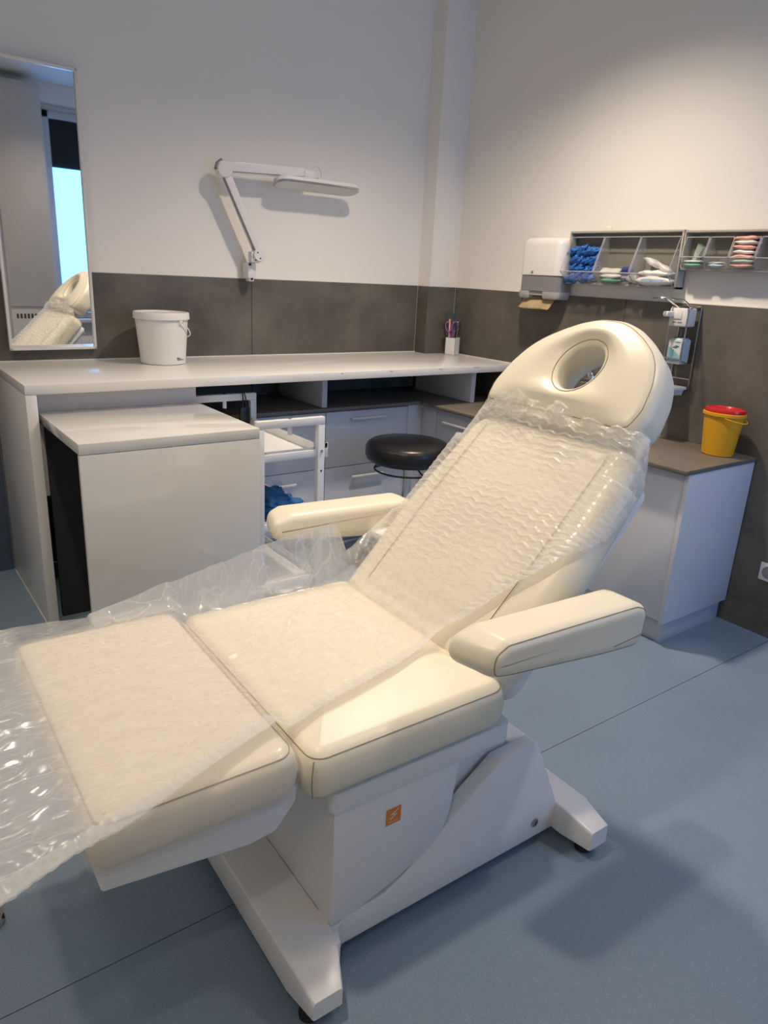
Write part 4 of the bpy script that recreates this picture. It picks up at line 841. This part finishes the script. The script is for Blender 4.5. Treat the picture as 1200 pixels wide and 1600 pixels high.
# ---- headrest with face hole
HA = math.radians(50); hc, hs = math.cos(HA), math.sin(HA)
HTm = frame_m(L3(0.905, -0.015, 1.158), Vector((hc, 0, hs)), EY, Vector((-hs, 0, hc)))
HS = [(-0.016, 0.276), (0.05, 0.290), (0.135, 0.276), (0.205, 0.247), (0.25, 0.209), (0.29, 0.158), (0.322, 0.105), (0.344, 0.045)]
HO = [(x, -y) for x, y in HS]+[(x, y) for x, y in HS[::-1]]+[(-0.022, 0.0)]
HO = roundpoly(HO, [0.03, 0.08, 0.2, 0.2, 0.2, 0.2, 0.2, 0.2, 0.2, 0.2, 0.2, 0.2, 0.2, 0.2, 0.08, 0.03, 0.6], 6)
hcx, hcy = 0.160, 0.0; NA = 128
def cast(poly, ang):
    d = (math.cos(ang), math.sin(ang)); best = None
    for i in range(len(poly)):
        ax_, ay_ = poly[i][0]-hcx, poly[i][1]-hcy; bx2, by2 = poly[(i+1) % len(poly)][0]-hcx, poly[(i+1) % len(poly)][1]-hcy
        den = d[0]*(by2-ay_)-d[1]*(bx2-ax_)
        if abs(den) < 1e-12: continue
        t = (ax_*(by2-ay_)-ay_*(bx2-ax_))/den; q = (ax_*d[1]-ay_*d[0])/den
        if t > 0 and -1e-6 <= q <= 1+1e-6 and (best is None or t > best): best = t
    return best
angs = [2*PI*k/NA for k in range(NA)]
RO = [cast(HO, a) for a in angs]
RH = [1/math.sqrt((math.cos(a)/0.078)**2+(math.sin(a)/0.068)**2) for a in angs]
TH = 0.125
def hring(fn): return [(hcx+math.cos(a)*fn(i), hcy+math.sin(a)*fn(i), 0) for i, a in enumerate(angs)]
prof = []
re = 0.046
for k in range(5): q = PI/2*k/4; prof.append((('o', 0.030*(1-math.sin(q))), -TH+0.030*(1-math.cos(q))))
for k in range(7): q = PI/2*k/6; prof.append((('o', re*(1-math.cos(q))), -re+re*math.sin(q)))
for f_, z in ((0.75, 0.010), (0.5, 0.014), (0.28, 0.010), (0.12, 0.002)): prof.append((('m', f_), z))
for k in range(6): q = PI/2*k/5; prof.append((('h', 0.016*(1-math.sin(q))), -0.004-0.016*(1-math.cos(q))))
prof.append((('h', 0.002), -0.06)); prof.append((('h', 0.0), -0.10)); prof.append((('h', 0.012), -TH+0.004)); prof.append((('h', 0.03), -TH)); 
rings = []
for (kd, d), z in prof:
    ring = []
    for i, a in enumerate(angs):
        if kd == 'o': r_ = RO[i]-d
        elif kd == 'h': r_ = RH[i]+d
        else: r_ = (RH[i]+0.016)+(RO[i]-re-RH[i]-0.016)*d
        ring.append((hcx+math.cos(a)*r_, hcy+math.sin(a)*r_, z))
    rings.append(ring)
rings.append(rings[0])
hr_ = MB().loft(rings, False, False, True, HTm).build('headrest', 'leather', tchair, smooth_angle=180)
seam([(hcx+math.cos(a)*(RO[i]-0.020), hcy+math.sin(a)*(RO[i]-0.020), -0.0085) for i, a in enumerate(angs)], T=HTm).build('seam', 'stitch', hr_)
seam([(hcx+math.cos(a)*(RH[i]+0.014), hcy+math.sin(a)*(RH[i]+0.014), -0.0035) for i, a in enumerate(angs)], 0.0011, T=HTm).build('seam', 'stitch', hr_)
ar = MB(); ar.box((-0.16, -0.035, -0.160), (0.06, 0.035, -0.130), 0.004, HTm); ar.build('headrest_bracket', 'metal_white', tchair)
# ---- armrests
ARM = roundpoly([(0.225, 0.748), (0.60, 0.702), (0.745, 0.690), (0.755, 0.790), (0.71, 0.808), (0.29, 0.822), (0.225, 0.804)], [0.036, 0.3, 0.036, 0.04, 0.06, 0.06, 0.042], 6)
ARM = dense(ARM, 0.03)
for sg in (1, -1):
    AT = frame_m(L3(0, sg*0.380, 0), EX, EZ, Vector((0, -sg, 0)))
    m = cushion(ARM, 0.0, 0.122, 0.026, 0.026, 0.0, 0.0, AT)
    if True:
        # front end narrows and rounds in plan: pull the outer front corner back
        vs = []
        for v in m.v:
            p = Vector(v); u_ = p.x+UC; t_ = abs(p.y)
            if u_ < 0.30: p.x += (0.30-u_)*0.45*max(0, (t_-0.40)/0.105)
            vs.append(tuple(p))
        m.v = vs
    ao = m.build('armrest', 'leather', tchair, smooth_angle=50)
    sm_ = [(x, y, 0.1145) for x, y in inset(ARM, 0.0075)]
    s_m = seam(sm_, 0.0012, AT); vs = []
    for v in s_m.v:
        p = Vector(v); u_ = p.x+UC; t_ = abs(p.y)
        if u_ < 0.30: p.x += (0.30-u_)*0.45*max(0, (t_-0.40)/0.105)
        vs.append(tuple(p))
    s_m.v = vs; s_m.build('seam', 'stitch', ao)
    zp = MB(); zp.bar((0.632, 0.722, 0.1215), (0.728, 0.728, 0.1215), 0.0030, 0.003, 0.001, (0, 1, 0), AT); zp.build('zip', 'stitch', ao)
    br = MB(); br.box((0.56, -0.055, 0.716), (0.66, 0.03, 0.734), 0.004, AT @ Matrix(((1, 0, 0, 0), (0, 0, 1, 0), (0, 1, 0, 0), (0, 0, 0, 1)))); br.build('arm_bracket', 'metal_white', tchair)

# ================================================================== DISPOSABLE FILM
def nz(x, y, z, s): return noise.noise(Vector((x, y, z+s*13.7)))
def interp(tab, x):
    if x <= tab[0][0]: return tab[0][1]
    for (a, p), (b, q) in zip(tab, tab[1:]):
        if x <= b: return p+(q-p)*(x-a)/(b-a)
    return tab[-1][1]
# stations along the film: path length coordinate l, centre (u,z), normal angle, near and far edges
st_ = []
def backp(s, n=0.012): return (0.442+bc*s-bsn*n, 0.638+bsn*s+bc*n)
path = []
for s_ in [0.705-0.0030*k for k in range(230)]: 
    if s_ < 0.07: break
    path.append(backp(s_))
c0 = path[-1]; c2 = (0.335, 0.648); c1 = (0.455, 0.640)
for k in range(1, 12):
    q = k/12; path.append(tuple((1-q)**2*c0[i]+2*q*(1-q)*c1[i]+q*q*c2[i] for i in (0, 1)))
u = 0.335
while u > -1.12:
    if u > -0.02: z = 0.648
    elif u > -0.12: z = 0.648+0.006*min(1, (-0.02-u)/0.08)-0.014*math.exp(-((u+0.078)/0.018)**2)
    elif u > -0.46: z = 0.654
    else: z = 0.654-0.20*(-0.46-u)**1.6
    path.append((u, z)); u -= 0.0065
N1 = len(path); ls = [0]
for i in range(1, N1): ls.append(ls[-1]+math.dist(path[i-1], path[i]))
near_s = [(-0.017, 0.15), (0.034, 0.172), (0.10, 0.209), (0.171, 0.241), (0.266, 0.296), (0.337, 0.325), (0.421, 0.355), (0.504, 0.365), (0.60, 0.352), (0.68, 0.31), (0.75, 0.30)]
near_u = [(-1.12, 0.62), (-0.8, 0.50), (-0.62, 0.455), (-0.505, 0.43), (-0.434, 0.412), (-0.311, 0.362), (-0.192, 0.314), (-0.11, 0.283), (-0.026, 0.261), (0.118, 0.234), (0.241, 0.207), (0.335, 0.178), (0.41, 0.155)]
far_s = [(0.0, -0.33), (0.25, -0.365), (0.47, -0.345), (0.60, -0.333), (0.70, -0.285)]
FA = Vector((0.617, -0.388, 0.822)); FB = Vector((-0.300, -0.368, 0.650))
N2 = 150; SP = 0.30
def seat_top(u, t):
    f = min(1, max(abs(t)/(SH-0.044), abs(u-0.20)/0.231)); return 0.606+0.028*(1-f**2.2)
def leg_top(u, t):
    f = min(1, max(abs(t)/0.327, abs(u+0.2825)/0.16)); return 0.638+0.010*(1-f**2.2)
def rest_z(u, t, zp):
    if u > -0.055: a = seat_top(u, t)
    elif u > -0.105:
        k = (-0.055-u)/0.05; a = seat_top(-0.055, t)*(1-k)+leg_top(-0.105, t)*k-0.010*math.sin(PI*k)
    elif u > -0.46: a = leg_top(u, t)
    else: a = leg_top(-0.46, t)+(zp-0.654)
    return a+0.005
ul_ = [0]
for i in range(1, N1): ul_.append(ul_[-1]+(ls[i]-ls[i-1])*(2.6 if path[i][1] > 0.66 and path[i][0] > 0.43 else 0.9 if path[i][0] > -0.09 else 0.38))
verts = []; uvs = []; crump = []; pleat = []; crs = []
for i, (cu, cz) in enumerate(path):
    a = path[max(i-1, 0)]; b = path[min(i+1, N1-1)]; d = Vector((b[0]-a[0], b[1]-a[1])).normalized(); n_ = Vector((d.y, -d.x))
    if n_.y < 0: n_ = -n_
    s_ = (cu-0.442)*bc+(cz-0.638)*bsn; onback = cu > 0.43 and cz > 0.66
    tn = interp(near_s, s_) if onback else interp(near_u, cu)
    if onback and s_ > 0.25: tf = interp(far_s, s_); E_ = None
    else:
        if cu > -0.30:
            k = (0.617-cu)/(0.617+0.300); k = min(max(k, 0), 1); E_ = FA.lerp(FB, k); tf = E_.y
        else: E_ = None; tf = -0.368-0.02*min(1, max(0, (-0.30-cu)/0.2))-0.10*max(0, -0.5-cu)
    wbk = 0.305 if s_ > 0.55 else 0.33
    tsc = interp([(-0.12, 1.5), (0.0, 1.1), (0.40, 0.9), (0.50, 0.6)], cu)
    for j in range(N2+1):
        q = j/N2; t = tf+(tn-tf)*q
        w_ = wbk if onback else (SH if cu > -0.08 else 0.362); re_ = 0.05
        hfall = 0.0; e = abs(t)-(w_-re_)
        if onback:
            if e > 0: 
                x = min(e/re_, 1.0); hfall = -re_*(1-math.sqrt(max(0, 1-x*x*0.96)))
                if abs(t) > w_+0.004:
                    hfall -= (abs(t)-w_)*1.3; t = math.copysign(w_+0.006, t)
        crown = 0.0
        if onback: crown = 0.008*(1-(t/0.33)**2)
        elif cu > 0.0: crown = 0.012*(1-(t/0.36)**2)*min(1, cu/0.1)*min(1, max(0, (0.45-cu)/0.1))-0.004
        P = Vector((cu+n_.x*(hfall+crown), t, cz+n_.y*(hfall+crown)))
        if not onback:
            kb = min(1, max(0, (0.42-cu)/0.10)); P = P*(1-kb)+Vector((cu, t, rest_z(cu, t, cz)))*kb
        if E_ is not None and t < -SP:
            k = ((-SP)-t)/((-SP)-tf); k = min(max(k, 0), 1); kk = k*k*(3-2*k)*0.5+k*0.5
            hold = Vector((cu, -SP, cz)); kb = 0 if onback else min(1, max(0, (0.42-cu)/0.10)); hold.z = cz*(1-kb)+rest_z(cu, -SP, cz)*kb; P = hold.lerp(E_, k); 
            P.z -= 0.018*math.sin(PI*k)*(1 if cu > -0.25 else 0.3); nn = Vector((0.25*n_.x, -0.6, 0.75)).normalized()
        elif E_ is None and onback is False and cu <= -0.30:
            nn = Vector((n_.x, 0, n_.y))
        else: nn = Vector((n_.x, 0, n_.y))
        # creases
        l = ls[i]; amp = 0.0; pleat_ = 0.0
        if onback:
            ph = 2*PI*s_/0.0225+4.2*nz(t*6, s_*6, 0, 1)+1.8*nz(t*24, s_*12, 0, 8)+0.95*math.sin(2*PI*t/0.05+5.0*nz(s_*12, t*6, 0, 2))
            fade = min(1, max(0, (0.34-abs(t))/0.09)); wv = math.sin(ph); rdg = max(0, wv)**3
            pt2 = (0.35+0.65*min(1, max(0, 0.55+1.6*nz(t*6, s_*7, 0, 7))))*(0.3+0.7*fade)*min(1, max(0.15, (s_-0.05)/0.15))
            amp = 0.0040*rdg*pt2-0.0006*pt2; pleat_ = rdg*pt2
            amp += 0.0028*abs(nz(t*9, s_*3.2, 0, 3))
            if s_ > 0.635:
                g_ = (s_-0.635)/0.07; amp += g_*(0.020*nz(t*17, s_*16, 0, 4)+0.011*nz(t*48, s_*40, 0, 5)+0.012+0.02*math.exp(-((t-0.0)/0.05)**2)+0.012*math.exp(-((t+0.17)/0.06)**2)); P += Vector((bc, 0, bsn))*g_*(0.016*nz(t*13, 3, 0, 6)+0.030*math.exp(-((t+0.01)/0.06)**2)+0.03*math.exp(-((t+0.16)/0.07)**2)-0.012)
        elif cu > -0.09:
            amp = 0.0026*abs(nz(cu*14+2*nz(cu*5, t*5, 0, 9), t*9, 0, 10))+0.0012*nz(cu*46, t*40, 0, 11)
            for (pu, pt_, dx, dy, wdt, hh) in ((0.28, -0.23, -0.75, 0.65, 0.006, 0.010), (0.10, -0.10, -0.95, 0.3, 0.006, 0.006)):
                r_ = Vector((cu-pu, t-pt_)); dd = Vector((dx, dy)).normalized(); al = r_.dot(dd); ac = abs(r_.x*dd.y-r_.y*dd.x+0.01*math.sin(al*14))
                if -0.12 < al < 0.33: amp += hh*math.exp(-(ac/wdt)**2)*math.sin(PI*(al+0.12)/0.45)
            amp += 0.0016*math.sin(2*PI*cu/0.021+3*nz(t*10, cu*6, 0, 15))*max(0, (cu-0.22)/0.15)
            if t < -SP: amp += 0.0055*nz(cu*24, t*16, 0, 12)+0.0035*abs(nz(cu*60, t*30, 0, 13))
        else:
            f_ = 1+1.3*min(1, max(0, (-0.42-cu)/0.1))
            amp = 0.0055*(1-abs(nz(t*13+1.5*nz(cu*4, t*4, 0, 20), cu*3, 0, 21))*2.2)*f_*0.6+0.0015*nz(cu*36, t*48, 0, 22)*f_
            amp += 0.0026*math.sin(2*PI*t/0.058+4*nz(cu*3, t*4, 0, 23))*f_*0.5
            if t < -0.27: amp += 0.006*abs(nz(cu*6, t*30, 0, 24))
        # hem flutter at the near edge
        if q > 0.93 and not (onback and s_ > 0.4): P.z += 0.010*((q-0.93)/0.07)**1.5; amp += 0.0016*math.sin(l*2*PI/0.019)*((q-0.93)/0.07)
        P = P+nn*amp; P.z += 0.003
        cr_ = 0.0
        if E_ is not None and t < -SP: cr_ = min(1, (-SP-t)/0.03)
        if cu < -0.46: cr_ = max(cr_, min(1, (-0.46-cu)/0.03))
        if onback and s_ > 0.63: cr_ = max(cr_, min(1, (s_-0.63)/0.03))
        crump.append(cr_); pleat.append(pleat_)
        crs.append(max(cr_*1.5, 0.18 if onback else 0.16 if cu > -0.06 else 0.42))
        verts.append(FLAT @ P); uvs.append((ul_[i], t*tsc))
faces = [(i*(N2+1)+j, i*(N2+1)+j+1, (i+1)*(N2+1)+j+1, (i+1)*(N2+1)+j) for i in range(N1-1) for j in range(N2)]
def sheet(name, m, vs, fs, uv, parent=None, cr=None):
    me = bpy.data.meshes.new(name); me.from_pydata([tuple(v) for v in vs], [], fs); me.update(); me.polygons.foreach_set('use_smooth', [True]*len(fs))
    ul = me.uv_layers.new(name='UVMap')
    for lp_ in me.loops: ul.data[lp_.index].uv = uv[lp_.vertex_index]
    if cr:
        for an, dat in (('crumple', cr), ('pleat', pleat), ('crease', crs)): me.attributes.new(an, 'FLOAT', 'POINT').data.foreach_set('value', dat)
    me.materials.append(MATS[m]); o = bpy.data.objects.new(name, me); C.objects.link(o)
    if parent: o.parent = parent
    return o
film = thing('disposable_cover', 'crinkled translucent plastic film spread over the whole treatment chair', 'plastic sheet', tuple(cpos), ANG)
sheet('film_sheet', 'film', verts, faces, uvs, film, crump)
# gathered hem along the near edge (a second folded layer)
hv = []; hu = []; K = 8
for i in range(N1):
    for k in range(K+1):
        j = N2-K*1+k; p = Vector(verts[i*(N2+1)+j]); rib = 0.0016*math.sin(ls[i]*2*PI/0.019+k*0.3)
        hv.append(p+Vector((0, 0, 0.0035+rib))); hu.append((ls[i], k*0.004))
sheet('hem', 'film_hem', hv, [(i*(K+1)+k, i*(K+1)+k+1, (i+1)*(K+1)+k+1, (i+1)*(K+1)+k) for i in range(N1-1) for k in range(K)], hu, film)
